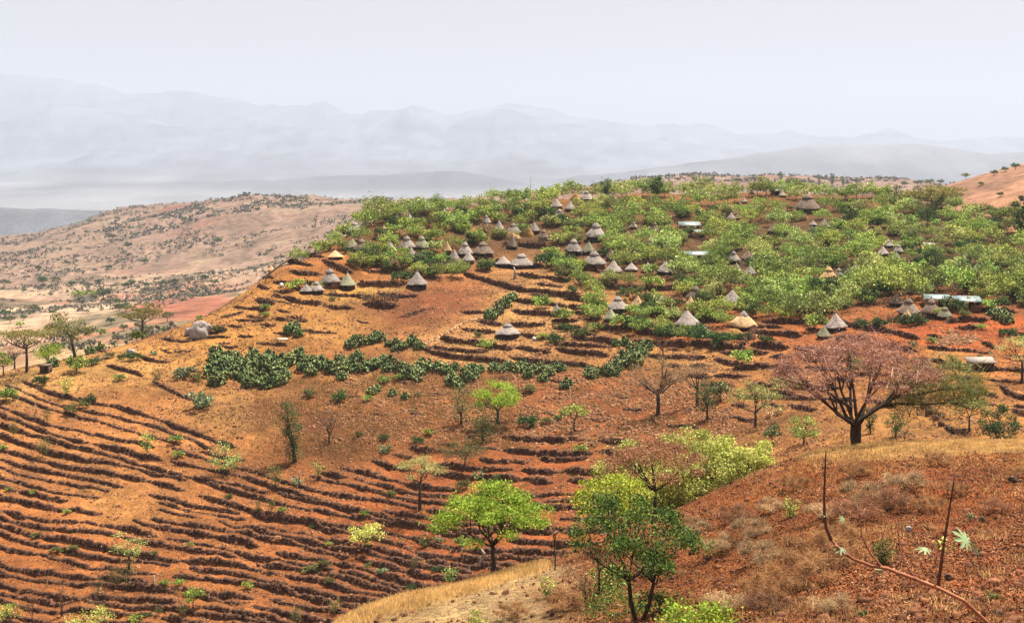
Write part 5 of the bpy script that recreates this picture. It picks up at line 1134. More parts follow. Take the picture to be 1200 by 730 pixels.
# ---------------------------------------------------------------- shrubs and saplings of the fields
SP = [proto_tree('sapling', ML[m], MBARK, seed=240 + i, H=2.4, W=1.5, ch=1.7, shape='tall', nc=8, nl=34, leaf=.20, asp=.5, tr=.035, split=.35, limbs=4, twig=3) for i, m in enumerate(['olive', 'moringa', 'moringa2'])]
SH = [ # px, py, w px, kind: d dark shrub, o olive, g green, t tan, b blue-green, s sapling olive, S sapling green
 (48, 451, 18, 'd'), (108, 428, 16, 'd'), (142, 421, 9, 'd'), (156, 422, 18, 'd'), (180, 416, 8, 'b'), (128, 420, 12, 'o'), (90, 436, 24, 'g'), (165, 391, 14, 'g'), (8, 470, 20, 'g'), (78, 466, 16, 'S'), (106, 472, 14, 'd'), (83, 485, 16, 'o'), (98, 478, 12, 'o'), (55, 496, 11, 's'), (16, 512, 10, 's'), (2, 528, 10, 'g'), (50, 536, 16, 's'),
 (184, 450, 12, 's'), (216, 442, 22, 'b'), (230, 446, 14, 'o'), (252, 450, 16, 'o'), (235, 478, 26, 'b'), (172, 535, 16, 'S'), (206, 518, 14, 'g'), (209, 536, 12, 'g'), (140, 446, 12, 'g'), (256, 390, 14, 'd'), (311, 363, 10, 'g'), (311, 371, 9, 'g'), (160, 386, 14, 'g'), (233, 375, 8, 'g'),
 (323, 572, 18, 's'), (348, 568, 12, 'b'), (373, 562, 14, 'S'), (318, 600, 12, 's'), (331, 600, 10, 'g'), (303, 602, 10, 's'), (368, 618, 9, 'd'), (458, 582, 12, 'o'), (427, 605, 10, 'g'), (452, 530, 14, 'b'), (450, 516, 12, 'd'), (490, 520, 14, 'd'), (502, 510, 12, 'g'), (542, 574, 16, 'o'), (560, 560, 12, 'b'), (585, 562, 12, 'd'),
 (363, 672, 18, 'o'), (378, 665, 16, 'o'), (387, 684, 12, 'o'), (431, 665, 10, 'o'), (448, 672, 12, 'b'), (483, 690, 12, 'd'), (511, 670, 12, 'd'), (485, 668, 10, 's'), (498, 640, 14, 'o'), (508, 630, 12, 's'), (514, 635, 10, 'b'), (392, 720, 14, 's'), (347, 732, 14, 's'), (527, 688, 16, 'S'), (430, 640, 6, 'o'), (385, 640, 8, 'g'), (540, 640, 16, 'g'),
 (268, 584, 10, 'd'), (135, 688, 16, 's'), (214, 722, 11, 's'), (186, 722, 9, 's'), (158, 730, 16, 'g'), (172, 722, 9, 'd'), (290, 690, 12, 'g'), (192, 686, 12, 'g'), (210, 686, 10, 'g'), (78, 602, 8, 'g'), (85, 645, 12, 'o'), (42, 630, 12, 'o'), (65, 648, 14, 'o'), (10, 575, 8, 'g'), (180, 650, 9, 'o'), (222, 640, 8, 'g'), (38, 580, 9, 'g'),
 (618, 500, 22, 'd'), (640, 497, 12, 'o'), (654, 492, 10, 'd'), (680, 530, 14, 'g'), (684, 600, 14, 'o'), (620, 460, 14, 'o'), (560, 395, 9, 'o'), (430, 470, 12, 'g'), (450, 450, 14, 'g'), (468, 446, 14, 'g'), (490, 465, 10, 'o'), (570, 410, 18, 'g'), (636, 398, 12, 'g'), (650, 402, 20, 'd'), (664, 388, 16, 'd'), (660, 376, 22, 'g'), (634, 362, 20, 'g'), (680, 395, 18, 'd'), (697, 388, 16, 'g'),
 (700, 366, 22, 'g'), (770, 370, 20, 'g'), (755, 384, 18, 'd'), (780, 386, 16, 'd'), (820, 400, 30, 'd'), (845, 402, 24, 'd'), (855, 398, 14, 'g'), (870, 400, 16, 'd'), (898, 402, 16, 'd'), (870, 428, 24, 'g'), (955, 386, 24, 'g'), (1010, 384, 18, 'd'), (1030, 384, 20, 'd'), (1065, 382, 26, 'd'), (1080, 380, 16, 'd'),
 (1070, 406, 10, 'b'), (1092, 402, 12, 'g'), (1150, 386, 10, 'g'), (1148, 420, 8, 'd'), (1200, 404, 16, 'g'), (920, 460, 30, 'g'), (1180, 395, 18, 'd'), (1195, 352, 22, 'd'), (905, 488, 18, 't'), (1010, 440, 26, 'o'), (1120, 440, 30, 'o'), (1085, 440, 26, 't'), (1140, 470, 34, 'o'), (665, 330, 9, 'd'), (668, 322, 10, 'd'),
 (640, 312, 26, 'd'), (655, 316, 20, 'g'), (350, 336, 14, 'g'), (372, 340, 12, 'g'), (428, 300, 16, 'd'), (452, 300, 20, 'g'), (470, 330, 22, 'd'), (486, 312, 20, 'd'), (500, 308, 22, 'd'), (520, 312, 22, 'd'), (362, 465, 16, 'o'), (398, 470, 18, 'd'), (420, 512, 10, 'o'), (340, 340, 16, 'g'), (390, 352, 8, 'o'), (1118, 366, 24, 'd'), (1142, 364, 20, 'o'), (1160, 362, 20, 'g'), (1100, 372, 16, 'g'), (1130, 372, 14, 'o'), (1174, 360, 22, 'd'),
]
KM = {'d': (SB[0], 'dark green shrub'), 'o': (SB[1], 'olive shrub'), 'g': (SB[2], 'green shrub'), 't': (SB[4], 'tan dry shrub'), 'b': (SB[5], 'blue-green shrub'), 's': (SP[0], 'thin olive sapling'), 'S': (SP[1], 'thin green sapling')}
for px, py, w_, k in SH:
    x, y, z = hit(px, py, 108, 425); pr, look = KM[k]; s = w_ * y / F / (1.5 if k in 'sS' else 1.9)
    e = place_tree(pr, x, y, z - .05, s, vr.uniform(0, 6.28), s * vr.uniform(.8, 1.1)); auto(e, ('broad ' if w_ > 20 else '') + look, 'shrub' if k not in 'sS' else 'sapling', 'shrubs and saplings of the fields', px, py)

# ---------------------------------------------------------------- far trees (each one a thing) and the far scrub (stuff)
FT = [proto_tree('distant_tree', ML[m], MBARK, seed=400 + i, H=hh, W=ww, ch=cc, shape=sh, nc=12, nl=34, leaf=.9, asp=.7, tr=.25, split=.45) for i, (m, hh, ww, cc, sh) in enumerate([('olive', 7, 9, 3, 'umbrella'), ('dark', 7, 8, 5, 'round'), ('moringa', 6, 8, 4, 'round'), ('dark', 13, 4.5, 11, 'tall')])]
FTL = [(6, 372, 12, 1), (40, 367, 13, 0), (28, 376, 8, 1), (62, 369, 8, 1), (92, 352, 15, 2), (97, 349, 10, 1), (112, 350, 12, 2), (121, 352, 18, 1), (105, 346, 8, 0), (136, 358, 10, 1), (140, 364, 10, 1), (147, 366, 14, 1), (70, 382, 10, 2), (24, 384, 10, 2), (12, 380, 12, 0), (5, 339, 14, 0), (28, 343, 6, 1), (84, 336, 8, 1), (65, 334, 12, 0), (50, 336, 12, 1),
 (104, 340, 9, 0), (115, 334, 7, 1), (146, 338, 9, 1), (154, 336, 10, 1), (172, 338, 8, 1), (190, 336, 9, 1), (205, 334, 8, 1), (221, 342, 6, 1), (231, 346, 6, 1), (240, 330, 9, 1), (252, 334, 8, 1), (198, 392, 10, 2), (190, 392, 8, 1), (175, 390, 10, 1), (196, 378, 16, 0), (130, 380, 10, 1), (80, 400, 12, 1), (118, 394, 12, 2), (145, 388, 10, 1),
 (104, 262, 5, 1), (101, 274, 5, 1), (216, 262, 8, 1), (255, 288, 10, 1), (150, 292, 10, 1), (132, 282, 8, 1), (45, 318, 8, 1), (80, 312, 6, 1), (128, 316, 7, 1), (170, 310, 8, 1), (1116, 234, 9, 1), (1122, 232, 8, 1), (1165, 206, 8, 1), (1178, 202, 8, 1), (1190, 199, 10, 1), (1132, 211, 10, 0), (1150, 218, 6, 1), (1172, 238, 8, 1),
 (915, 216, 5, 3), (926, 216, 3, 3), (960, 218, 4, 3), (975, 218, 5, 3), (988, 219, 4, 3), (1004, 220, 4, 3), (948, 217, 3, 3), (900, 214, 4, 1), (880, 212, 5, 1), (862, 212, 4, 1), (835, 211, 5, 1), (812, 212, 5, 1), (1020, 219, 5, 1), (1060, 220, 8, 1), (1075, 219, 9, 1), (1090, 218, 9, 1), (1102, 217, 8, 1)]
for px, py, w_, k in FTL:
    x, y, z = hit_far(px, py); s = w_ * y / F / [9, 8, 8, 4.5][k]
    e = place_tree(FT[k], x, y, z - .3, s, vr.uniform(0, 6.28)); auto(e, ['distant flat-topped tree', 'distant dark round tree', 'distant green tree', 'distant narrow dark tree'][k], 'tree', 'distant trees beyond the hill', px, py)
r_ = np.random.default_rng(77)
def scrub(n, region, D0, D1, size, dens, seed, name, mat, p=9):
    """low far scrub as loose leaf clusters"""
    r = np.random.default_rng(seed); px = r.uniform(region[0], region[1], n * 6); D = np.exp(r.uniform(math.log(D0), math.log(D1), n * 6))
    u = (px - 600) / F; X = u * D; dn = fbm(X / 140, D / 140, 4, seed) + .25 * fbm(X / 25, D / 25, 2, seed + 1); ok = dn > dens; u, D, X = u[ok][:n], D[ok][:n], X[ok][:n]
    r0 = np.clip(np.searchsorted(DR2, D) - 1, 0, len(DR2) - 2); a = (u - U2[0]) / (U2[1] - U2[0]); i = a.astype(int); g = (D - DR2[r0]) / (DR2[r0 + 1] - DR2[r0]); z = Z2[r0, i] * (1 - g) + Z2[r0 + 1, i] * g
    C = np.stack([X, D, z], -1); m = len(C); sz = size * r.uniform(.5, 1.5, m) * np.interp(D, [450, 2000], [.7, 1.4])
    P = C[:, None, :] + r.normal(size=(m, p, 3)) * (sz[:, None, None] * np.array([.5, .5, .28])); P[..., 2] += sz[:, None] * .35
    V, Q = leaf_quads(P.reshape(-1, 3), np.repeat(sz, p) * .8, np.repeat(sz, p) * .7, .4, r)
    tag(link(name, mesh_np(name, V, Q, 4, mat)), kind='stuff')
scrub(3400, (-100, 460), 480, 2250, 1.6, .2, 501, 'far_scrub', ML['scrub'])
scrub(3200, (-100, 460), 460, 2250, 2.0, .2, 502, 'far_dry_scrub', ML['scrub'])
scrub(2400, (600, 1300), 430, 2300, 1.8, .1, 503, 'hill_scrub', ML['scrub'])
# woodland along the distant crest
r = np.random.default_rng(9); n = 1500; px = r.uniform(120, 460, n); D = r.uniform(1700, 2000, n)
def crest_wood(name, px, D, size, seed):
    r = np.random.default_rng(seed); u = (px - 600) / F; X = u * D; r0 = np.clip(np.searchsorted(DR2, D) - 1, 0, len(DR2) - 2); i = ((u - U2[0]) / (U2[1] - U2[0])).astype(int); z = Z2[r0, i]
    ok = fbm(X / 60, D / 40, 3, seed) > .02; C = np.stack([X, D, z], -1)[ok]; m = len(C); sz = size * r.uniform(.5, 1.6, m)
    P = C[:, None, :] + r.normal(size=(m, 9, 3)) * (sz[:, None, None] * np.array([.5, .5, .25])); P[..., 2] += sz[:, None] * .3
    V, Q = leaf_quads(P.reshape(-1, 3), np.repeat(sz, 9) * .8, np.repeat(sz, 9) * .7, .4, r); tag(link(name, mesh_np(name, V, Q, 4, ML['scrub'])), kind='stuff')
crest_wood('far_woodland', px, D, 3.2, 601)
px = r.uniform(690, 1120, 1500); D = r.uniform(1700, 2050, 1500); crest_wood('skyline_woodland', px, D, 3.2, 602)

# ---------------------------------------------------------------- ground cover: grass, litter, rubble
def near_pts(n, D0, D1, px0, px1, seed, mask=None):
    r = np.random.default_rng(seed); D = r.uniform(D0, D1, n); u = (r.uniform(px0, px1, n) - 600) / F
    px = u * F + 600; zz = ground_z(u * D, D); py = HY - zz / D * F
    ok = np.ones(n, bool) if mask is None else mask(px, py, D, r)
    return (u * D)[ok], D[ok], zz[ok], px[ok], py[ok]
def tufts(name, X, Y, Z, hgt, blades, mat, seed, width=.02, spread=.12, lean=.35):
    r = np.random.default_rng(seed); n = len(X); C = np.repeat(np.stack([X, Y, Z], -1), blades, 0); m = len(C)
    C[:, :2] += r.normal(size=(m, 2)) * spread; h = np.repeat(hgt, blades) * r.uniform(.5, 1.2, m)
    d = r.normal(size=(m, 3)) * lean; d[:, 2] = 1; d /= np.linalg.norm(d, axis=1)[:, None]
    yaw = r.uniform(0, 6.283, m); s = np.stack([np.cos(yaw), np.sin(yaw), 0 * yaw], -1) * width
    V = np.stack([C - s, C + s, C + d * h[:, None] + s * .25, C + d * h[:, None] - s * .25], 1).reshape(-1, 3)
    tag(link(name, mesh_np(name, V, np.arange(len(V)), 4, mat)), kind='stuff')
def litter(name, X, Y, Z, size, mat, seed, stone=False):
    r = np.random.default_rng(seed); n = len(X)
    if stone:
        dims = np.stack([size * r.uniform(.7, 1.3, n), size * r.uniform(.7, 1.3, n), size * r.uniform(.5, .9, n)], -1)
        V, Q = stones_np(np.stack([X, Y, Z + size * .15], -1), dims, r.uniform(0, 6.28, n), .5, r)
    else:
        V, Q = leaf_quads(np.stack([X, Y, Z + .03], -1), size * r.uniform(.6, 1.5, n), size * r.uniform(.4, .9, n), .8, r)
    tag(link(name, mesh_np(name, V, Q, 4, mat)), kind='stuff')
def patch(seed, sc=4, th=0.0): return lambda px, py, D, r: fbm(px / 40, py / (12), 3, seed) > th
isred = lambda px, py, D, r: (px > 670 + r.normal(size=len(px)) * 18) | (py > 700) & (px > 700)
X, Y, Z, a, b = near_pts(190000, 27, 103, 560, 1290, 801, isred); litter('leaf_litter', X, Y, Z, np.full(len(X), .085), MLIT, 811)
X, Y, Z, a, b = near_pts(30000, 27, 103, 560, 1290, 802, lambda p, q, D, r: isred(p, q, D, r) & (fbm(p / 50, q / 20, 3, 5) > -.1)); litter('straw_litter', X, Y, Z, np.full(len(X), .075), MLIT2, 812)
X, Y, Z, a, b = near_pts(16000, 27, 103, 420, 1290, 803); litter('loose_stones', X, Y, Z, .04 + .20 * np.random.default_rng(1).random(len(X)) ** 8, MNEAR, 813, True)
X, Y, Z, a, b = near_pts(5000, 30, 104, 500, 1290, 804, lambda p, q, D, r: fbm(p / 45, q / 16, 3, 21) > .12); tufts('dry_grass', X, Y, Z, np.full(len(X), .22), 9, ML['straw'], 821, .008, .14)
X, Y, Z, a, b = near_pts(5000, 30, 104, 680, 1290, 805, lambda p, q, D, r: fbm(p / 60, q / 22, 3, 22) + .35 * np.exp(-((p - 920) / 90) ** 2) > .17); tufts('brown_grass', X, Y, Z, np.full(len(X), .26), 9, ML['straw2'], 822, .008, .16)
# straw grass along the crest of the near slope
def crest_m(p, q, D, r): 
    line = np.interp(p, [350, 400, 500, 600, 690], [728, 722, 694, 664, 640]); return (q < line + 12 + r.normal(size=len(p)) * 5) & (q > line - 8) & (p < 640)
X, Y, Z, a, b = near_pts(22000, 58, 84, 340, 645, 806, crest_m); tufts('tall_straw_grass', X, Y, Z, np.full(len(X), .30), 7, ML['straw'], 823, .012, .12)
def crest_r(p, q, D, r): return (q < 534 + r.normal(size=len(p)) * 8) & (p > 940)
X, Y, Z, a, b = near_pts(30000, 72, 104, 930, 1290, 807, crest_r); tufts('crest_grass', X, Y, Z, np.full(len(X), .16), 6, ML['straw'], 824, .012, .14)
# slopes of the hill: clods and dry grass between the walls
def mid(n, seed, px0, px1, D0, D1, mask=None): return near_pts(n, D0, D1, px0, px1, seed, mask)
X, Y, Z, a, b = mid(26000, 831, 380, 860, 180, 262, lambda p, q, D, r: (q > 432) & (q < 520) & (fbm(p / 25, q / 8, 3, 7) > -.15)); litter('rubble', X, Y, Z, .14 + .3 * np.random.default_rng(2).random(len(X)) ** 2, MRUB, 832, True)
X, Y, Z, a, b = mid(90000, 833, -80, 1280, 145, 335, lambda p, q, D, r: fbm(p / 20, q / 6, 3, 8) > -.05); litter('field_clods', X, Y, Z, .08 + .24 * np.random.default_rng(3).random(len(X)) ** 2, MRUB, 834, True)
X, Y, Z, a, b = mid(9000, 835, -80, 760, 145, 300, lambda p, q, D, r: fbm(p / 30, q / 9, 3, 9) > .12); tufts('terrace_grass', X, Y, Z, np.full(len(X), .35), 6, ML['straw2'], 836, .03, .25)
X, Y, Z, a, b = mid(12000, 837, 300, 600, 180, 250, lambda p, q, D, r: (q > 435) & (q < 540) & (fbm(p / 30, q / 9, 3, 10) > -.05)); tufts('hollow_grass', X, Y, Z, np.full(len(X), .5), 7, ML['straw2'], 838, .03, .3)
X, Y, Z, a, b = mid(5000, 839, 700, 1260, 130, 300, lambda p, q, D, r: (q > 385) & (fbm(p / 30, q / 9, 3, 13) > .1)); tufts('slope_grass', X, Y, Z, np.full(len(X), .4), 6, ML['straw2'], 840, .03, .3)
X, Y, Z, a, b = mid(3200, 841, -80, 1260, 145, 300, lambda p, q, D, r: fbm(p / 30, q / 9, 3, 14) > .2); tufts('green_weeds', X, Y, Z, np.full(len(X), .35), 8, ML['greengrass'], 842, .03, .25)
X, Y, Z, a, b = mid(30000, 851, 180, 900, 180, 320, lambda p, q, D, r: (q > 330) & (q < 530) & (fbm(p / 16, q / 5, 3, 17) > -.02)); litter('slope_stones', X, Y, Z, .10 + .34 * np.random.default_rng(5).random(len(X)) ** 3, MRUB, 852, True)
X, Y, Z, a, b = mid(12000, 853, -80, 1260, 145, 330, lambda p, q, D, r: fbm(p / 18, q / 5, 3, 18) > .0); tufts('dark_tufts', X, Y, Z, np.full(len(X), .34), 9, ML['brown'], 854, .035, .2, .6)
X, Y, Z, a, b = mid(5000, 855, 230, 800, 170, 290, lambda p, q, D, r: (q > 400) & (q < 530) & (fbm(p / 22, q / 7, 3, 19) > .08)); tufts('olive_tufts', X, Y, Z, np.full(len(X), .42), 10, ML['olive'], 856, .04, .28, .6)
# rubble on the red bank
X, Y, Z, a, b = mid(60000, 843, 1070, 1150, 195, 245, lambda p, q, D, r: ((p - 1115) / 28) ** 2 + ((q - 397) / 9) ** 2 + fbm(p / 9, q / 4, 3, 4) * 1.3 < .8); X, Y, Z = X[:700], Y[:700], Z[:700]; litter('stone_spill', X, Y, Z, .2 + .4 * np.random.default_rng(4).random(len(X)) ** 2, MRUB, 844, True)

# ---------------------------------------------------------------- single objects
def at(px, py, a=108, b=425): return hit(px, py, a, b)
# boulder
x, y, z = at(233, 396); m = y / F
bm = MB(); import bmesh
b_ = bmesh.new(); bmesh.ops.create_icosphere(b_, subdivisions=3, radius=1)
vv = np.array([v.co[:] for v in b_.verts]); ff = [[v.index for v in f.verts] for f in b_.faces]; b_.free()
def rock(cx, cy, wpx, hpx, label, seed, mat=MBOULD, a=108, b=425, name='boulder', group=None):
    x, y, z = hit(cx, cy, a, b); m = y / F; q = vv.copy(); n_ = np.array([1 + .45 * float(fbm(np.array([p[0] * 1.3 + seed]), np.array([p[1] * 1.3 + p[2] * 1.7]), 3, seed)[0]) for p in q]); q = np.sign(q) * np.abs(q) ** .95 * n_[:, None]
    mb = MB(); mb.add(q * np.array([wpx / 2, wpx / 2 * .8, hpx / 2 * 1.2]) * m, ff); o = mb.build(name, mat, None, True); o.location = (x, y + wpx * m * .3, z + hpx * m * .42); tag(o, label, 'boulder', group); return o
rock(233, 397, 25, 19, 'big rounded grey boulder on the hill shoulder', 3)
rock(221, 394, 10, 9, 'small dark rock against the big grey boulder', 4)
rock(153, 418, 10, 9, 'pale angular rock between two dark shrubs', 5)
rock(325, 636, 16, 6, 'pale flat rock lying on the red terraces', 6, MRUB)
rock(340, 609, 8, 4, 'small pale rock on a terrace ledge', 7, MRUB)
rock(1188, 566, 11, 7, 'dark stone on the near red slope', 8, MBARK, 28, 100)
rock(1152, 612, 9, 7, 'dark stone beside the tiny blue-green weed', 9, MBARK, 28, 100)
rock(1112, 682, 9, 9, 'dark stone below the castor stem', 10, MBARK, 28, 100)
rock(1065, 623, 8, 7, 'grey-white stone on the near red slope', 11, MBOULD, 28, 100)
rock(1172, 722, 10, 7, 'dark stone at the bottom of the near slope', 12, MBARK, 28, 100)
for k, (px, py) in enumerate([(1068, 468), (1076, 472), (1084, 480), (1090, 486), (1097, 494), (1062, 464), (1104, 500)]):
    rock(px, py, 9, 7, ['topmost', 'second', 'third', 'fourth', 'fifth', 'highest small', 'last'][k] + ' dark boulder in the row crossing the orange bank', 20 + k, MSTONE, group='boulders in a row on the orange bank')
rock(1187, 280, 15, 12, 'pinkish rock showing between trees at the canopy edge', 40, MRUB)
rock(410, 404, 0.1, 0.1, '', 41) if False else None
# leaning log at the edge of the hill
def prop_tube(name, pts, rad, mat, label, cat, a=108, b=425, k=6):
    """pts: (px, py of the foot line, metres above ground)"""
    P = []
    x0, y0, z0 = hit(pts[0][0], pts[0][1], a, b)
    for px, py in pts: P.append(((px - 600) / F * y0 - x0, 0, (HY - py) / F * y0 - z0))
    mb = MB(); mb.tube(P, rad, k); o = mb.build(name, mat); o.location = (x0, y0, z0); tag(o, label, cat); return o
prop_tube('leaning_log', [(310, 332), (313, 323), (328, 311), (343, 301)], [.12, .22, .2, .14], MWOOD, 'grey fallen log leaning at the edge of the hill', 'log')
prop_tube('dead_stump', [(563, 663), (565, 655), (567, 648), (564, 643)], [.35, .25, .2, .08], MBARKP, 'pale dead stump behind the bright green umbrella acacia', 'stump')
prop_tube('dead_stump', [(603, 327), (604, 320), (602, 313)], [.4, .3, .15], MBARKP, 'bleached dead stump in front of the widest grey hut', 'stump')
prop_tube('dead_branch', [(1099, 424), (1101, 416), (1107, 411)], [.12, .1, .04], MBARKP, 'curved white dead branch on the bank above the acacia', 'branch')
prop_tube('dead_branch', [(1070, 430), (1073, 425), (1076, 420)], [.08, .07, .04], MBARKP, 'short white dead branch beside the curved dead branch', 'branch')
prop_tube('dead_branch', [(1169, 347), (1170, 338), (1176, 332)], [.14, .12, .05], MBARKP, 'white bare branch standing beside the tin roofs', 'branch')
prop_tube('wooden_post', [(180, 687), (181, 674)], [.14, .12], MBARKP, 'short bleached wooden post among the lower terraces', 'post')
prop_tube('wooden_pole', [(797, 394), (797, 380)], [.07, .06], MBARKP, 'thin pale pole before the big grey cone hut', 'pole')
prop_tube('wooden_pole', [(578, 424), (578, 408)], [.06, .05], MBARKP, 'thin pale pole on the stone plots', 'pole')
prop_tube('wooden_pole', [(1138, 440), (1136, 427)], [.06, .05], MBARKP, 'thin pole propping the flat roofed shed corner', 'pole')
prop_tube('leaning_pole', [(992, 382), (985, 370), (977, 358)], [.09, .08, .06], MTH['straw'], 'long tan pole leaning behind the grey cone hut', 'pole')
prop_tube('radio_mast', [(622, 238), (622, 207)], [.12, .05], MWOOD, 'thin mast standing on the village skyline', 'mast')
prop_tube('fallen_tree', [(40, 487), (43, 480), (41, 474)], [.14, .1, .05], MBARKP, 'pale bare stick at the terrace edge', 'branch')
prop_tube('split_trunk', [(348, 572), (351, 560), (351, 551)], [.14, .1, .06], MBARKP, 'pale bare stick below the dark leaning cedar', 'branch')
prop_tube('dead_log', [(112, 423), (120, 420), (128, 417)], [.2, .18, .12], MWOOD, 'dark fallen log on the knoll beside dark shrub', 'log')
# sheds
def shed(cx, cy, wpx, hpx, label, mat_r, tilt=.06):
    x, y, z = at(cx, cy); m = y / F; w_, h_ = wpx * m, hpx * m; e = bpy.data.objects.new('shed', None); COL.objects.link(e); e.location = (x, y, z); e.rotation_euler.z = -.12
    d_ = w_ * .7; wl = MB()
    for sx in np.linspace(-w_ * .45, w_ * .45, 16): wl.box((sx, -d_ * .42, h_ * .42), (w_ * .062, .1, h_ * .9 * (1 + .04 * vr.random())), jit=.02)
    for sy in np.linspace(-d_ * .40, d_ * .42, 10): wl.box((w_ * .46, sy, h_ * .42), (.1, d_ * .095, h_ * .9), jit=.02); wl.box((-w_ * .46, sy, h_ * .42), (.1, d_ * .095, h_ * .9), jit=.02)
    wl.box((0, d_ * .45, h_ * .4), (w_ * .9, .1, h_ * .85)); wl.build('wall', MPOST, e)
    rf = MB(); rf.box((0, 0, h_ * .95), (w_ * 1.08, d_ * 1.15, h_ * .16), jit=.08); o = rf.build('roof', mat_r, e); o.rotation_euler = (tilt, -.03, 0)
    for sx in (-.46, .46):
        p = MB(); p.tube([(sx * w_, -d_ * .5, -.2), (sx * w_, -d_ * .5, h_ * .92)], .07, 5); p.build('post', MWOOD, e)
    dr = MB(); dr.box((w_ * .12, -d_ * .42 - .06, h_ * .36), (w_ * .2, .06, h_ * .72)); dr.build('door', MVOID, e)
    tag(e, label, 'shed')
shed(1149, 434, 29, 13, 'flat roofed brushwood shed on the open orange bank', MTH['grey'], .14)
shed(54, 436, 12, 9, 'tiny brown shed on the knoll below flat-topped acacia', MTH['brown'], .1)
# drying rack, pale sack
x, y, z = at(331, 402); m = y / F; e = bpy.data.objects.new('drying_rack', None); COL.objects.link(e); e.location = (x, y, z); w_ = 12 * m
t_ = MB(); t_.box((0, 0, 5 * m), (w_, w_ * .5, .1)); t_.build('top', MWHITE, e)
for sx in (-.45, .45):
    for sy in (-.2, .2): p = MB(); p.tube([(sx * w_, sy * w_, -.1), (sx * w_, sy * w_, 5 * m)], .05, 5); p.build('leg', MWOOD, e)
tag(e, 'small rack with white top on the bare hill slope', 'rack')
def sack(px, py, wpx, label):
    x, y, z = at(px, py); m = y / F * wpx / 2; mb = MB(); mb.lathe([(m * .7, 0), (m, m * .5), (m * .95, m * 1.1), (m * .55, m * 1.6), (m * .15, m * 1.8)], 12, jit=.15); o = mb.build('sack', MWHITE); o.location = (x, y, z); tag(o, label, 'sack')
sack(330, 337, 6, 'white sack lying on the open hill shoulder'); sack(515, 305, 4, 'small white sack beside the row of grey huts'); sack(626, 399, 5, 'small white sack on the stone plots')
# brushwood fences by the village
def fence(pts, h, label, mat=None, a=108, b=425):
    q = poly_interp(pts, .8); mb = MB(); x0 = None
    for px, py in q:
        x, y, z = hit(px, py, a, b)
        if x0 is None: x0 = (x, y, z)
        for k in range(2):
            ox, oy = vr.uniform(-.12, .12), vr.uniform(-.1, .1); hh = h * vr.uniform(.7, 1.15)
            mb.tube([(x - x0[0] + ox, y - x0[1] + oy, z - x0[2] - .2), (x - x0[0] + ox + vr.uniform(-.12, .12), y - x0[1] + oy + vr.uniform(-.1, .1), z - x0[2] + hh)], [.05, .025], 4)
    o = mb.build('brushwood_fence', mat or MPOST); o.location = x0; tag(o, label, 'fence', 'brushwood fences of the village')
fence([(772, 371), (800, 371), (830, 371), (850, 372)], 1.8, 'dark brushwood fence above the big grey cone hut')
fence([(842, 364), (858, 362), (872, 364)], 1.3, 'fence of pale stakes below the grey cone hut', MTH['straw'])
fence([(588, 290), (610, 289), (640, 289)], 1.9, 'dark brushwood fence under the long pale straw stack')
fence([(500, 318), (520, 315), (540, 312)], 1.8, 'dark brushwood fence below the row of grey huts')
fence([(425, 352), (445, 353), (467, 353)], 1.5, 'square brushwood pen fence on the shoulder terrace')
fence([(835, 398), (855, 398), (885, 398)], 1.2, 'low brushwood fence below the shaggy straw hut')
fence([(1040, 378), (1060, 379), (1085, 378)], 1.3, 'brushwood fence below the brown two-tiered huts')
# stone banks that run down the slope between plots
def bank(pts, w_, h_, label, mat):
    q = poly_interp(pts, 2.0); C, dm, an = [], [], []; P = [hit(px, py, 108, 425) for px, py in q]
    for (x, y, z), (x2, y2, z2) in zip(P[:-1], P[1:]):
        d = math.hypot(x2 - x, y2 - y); k = max(1, int(d / .35))
        if d > 80: continue
        for j in range(k):
            f = j / k
            for s in range(3): C.append((x + (x2 - x) * f + vr.uniform(-w_, w_) / 2, y + (y2 - y) * f + vr.uniform(-w_, w_) / 2, z + (z2 - z) * f + h_ * vr.random())); dm.append((vr.uniform(.25, .5), vr.uniform(.25, .45), vr.uniform(.18, .32))); an.append(vr.uniform(0, 3))
    V, Q = stones_np(np.array(C), np.array(dm), np.array(an), .35); tag(link('stone_bank', mesh_np('stone_bank', V, Q, 4, mat)), label, 'wall', 'stone banks between the plots', 'thing')
bank([(497, 405), (520, 392), (545, 378), (565, 373)], .7, .3, 'pale stone bank edging the bare brown slope', MLIT2)
bank([(621, 421), (640, 410), (658, 399), (672, 391)], .9, .4, 'stone bank running uphill between the stone plots', MRUB)
bank([(716, 424), (726, 414), (735, 402)], .8, .4, 'short stone bank beside the cactus on the bank', MRUB)
bank([(868, 407), (878, 395), (888, 380)], .7, .8, 'mossy steep bank beside the shaggy straw hut', MSTONE)

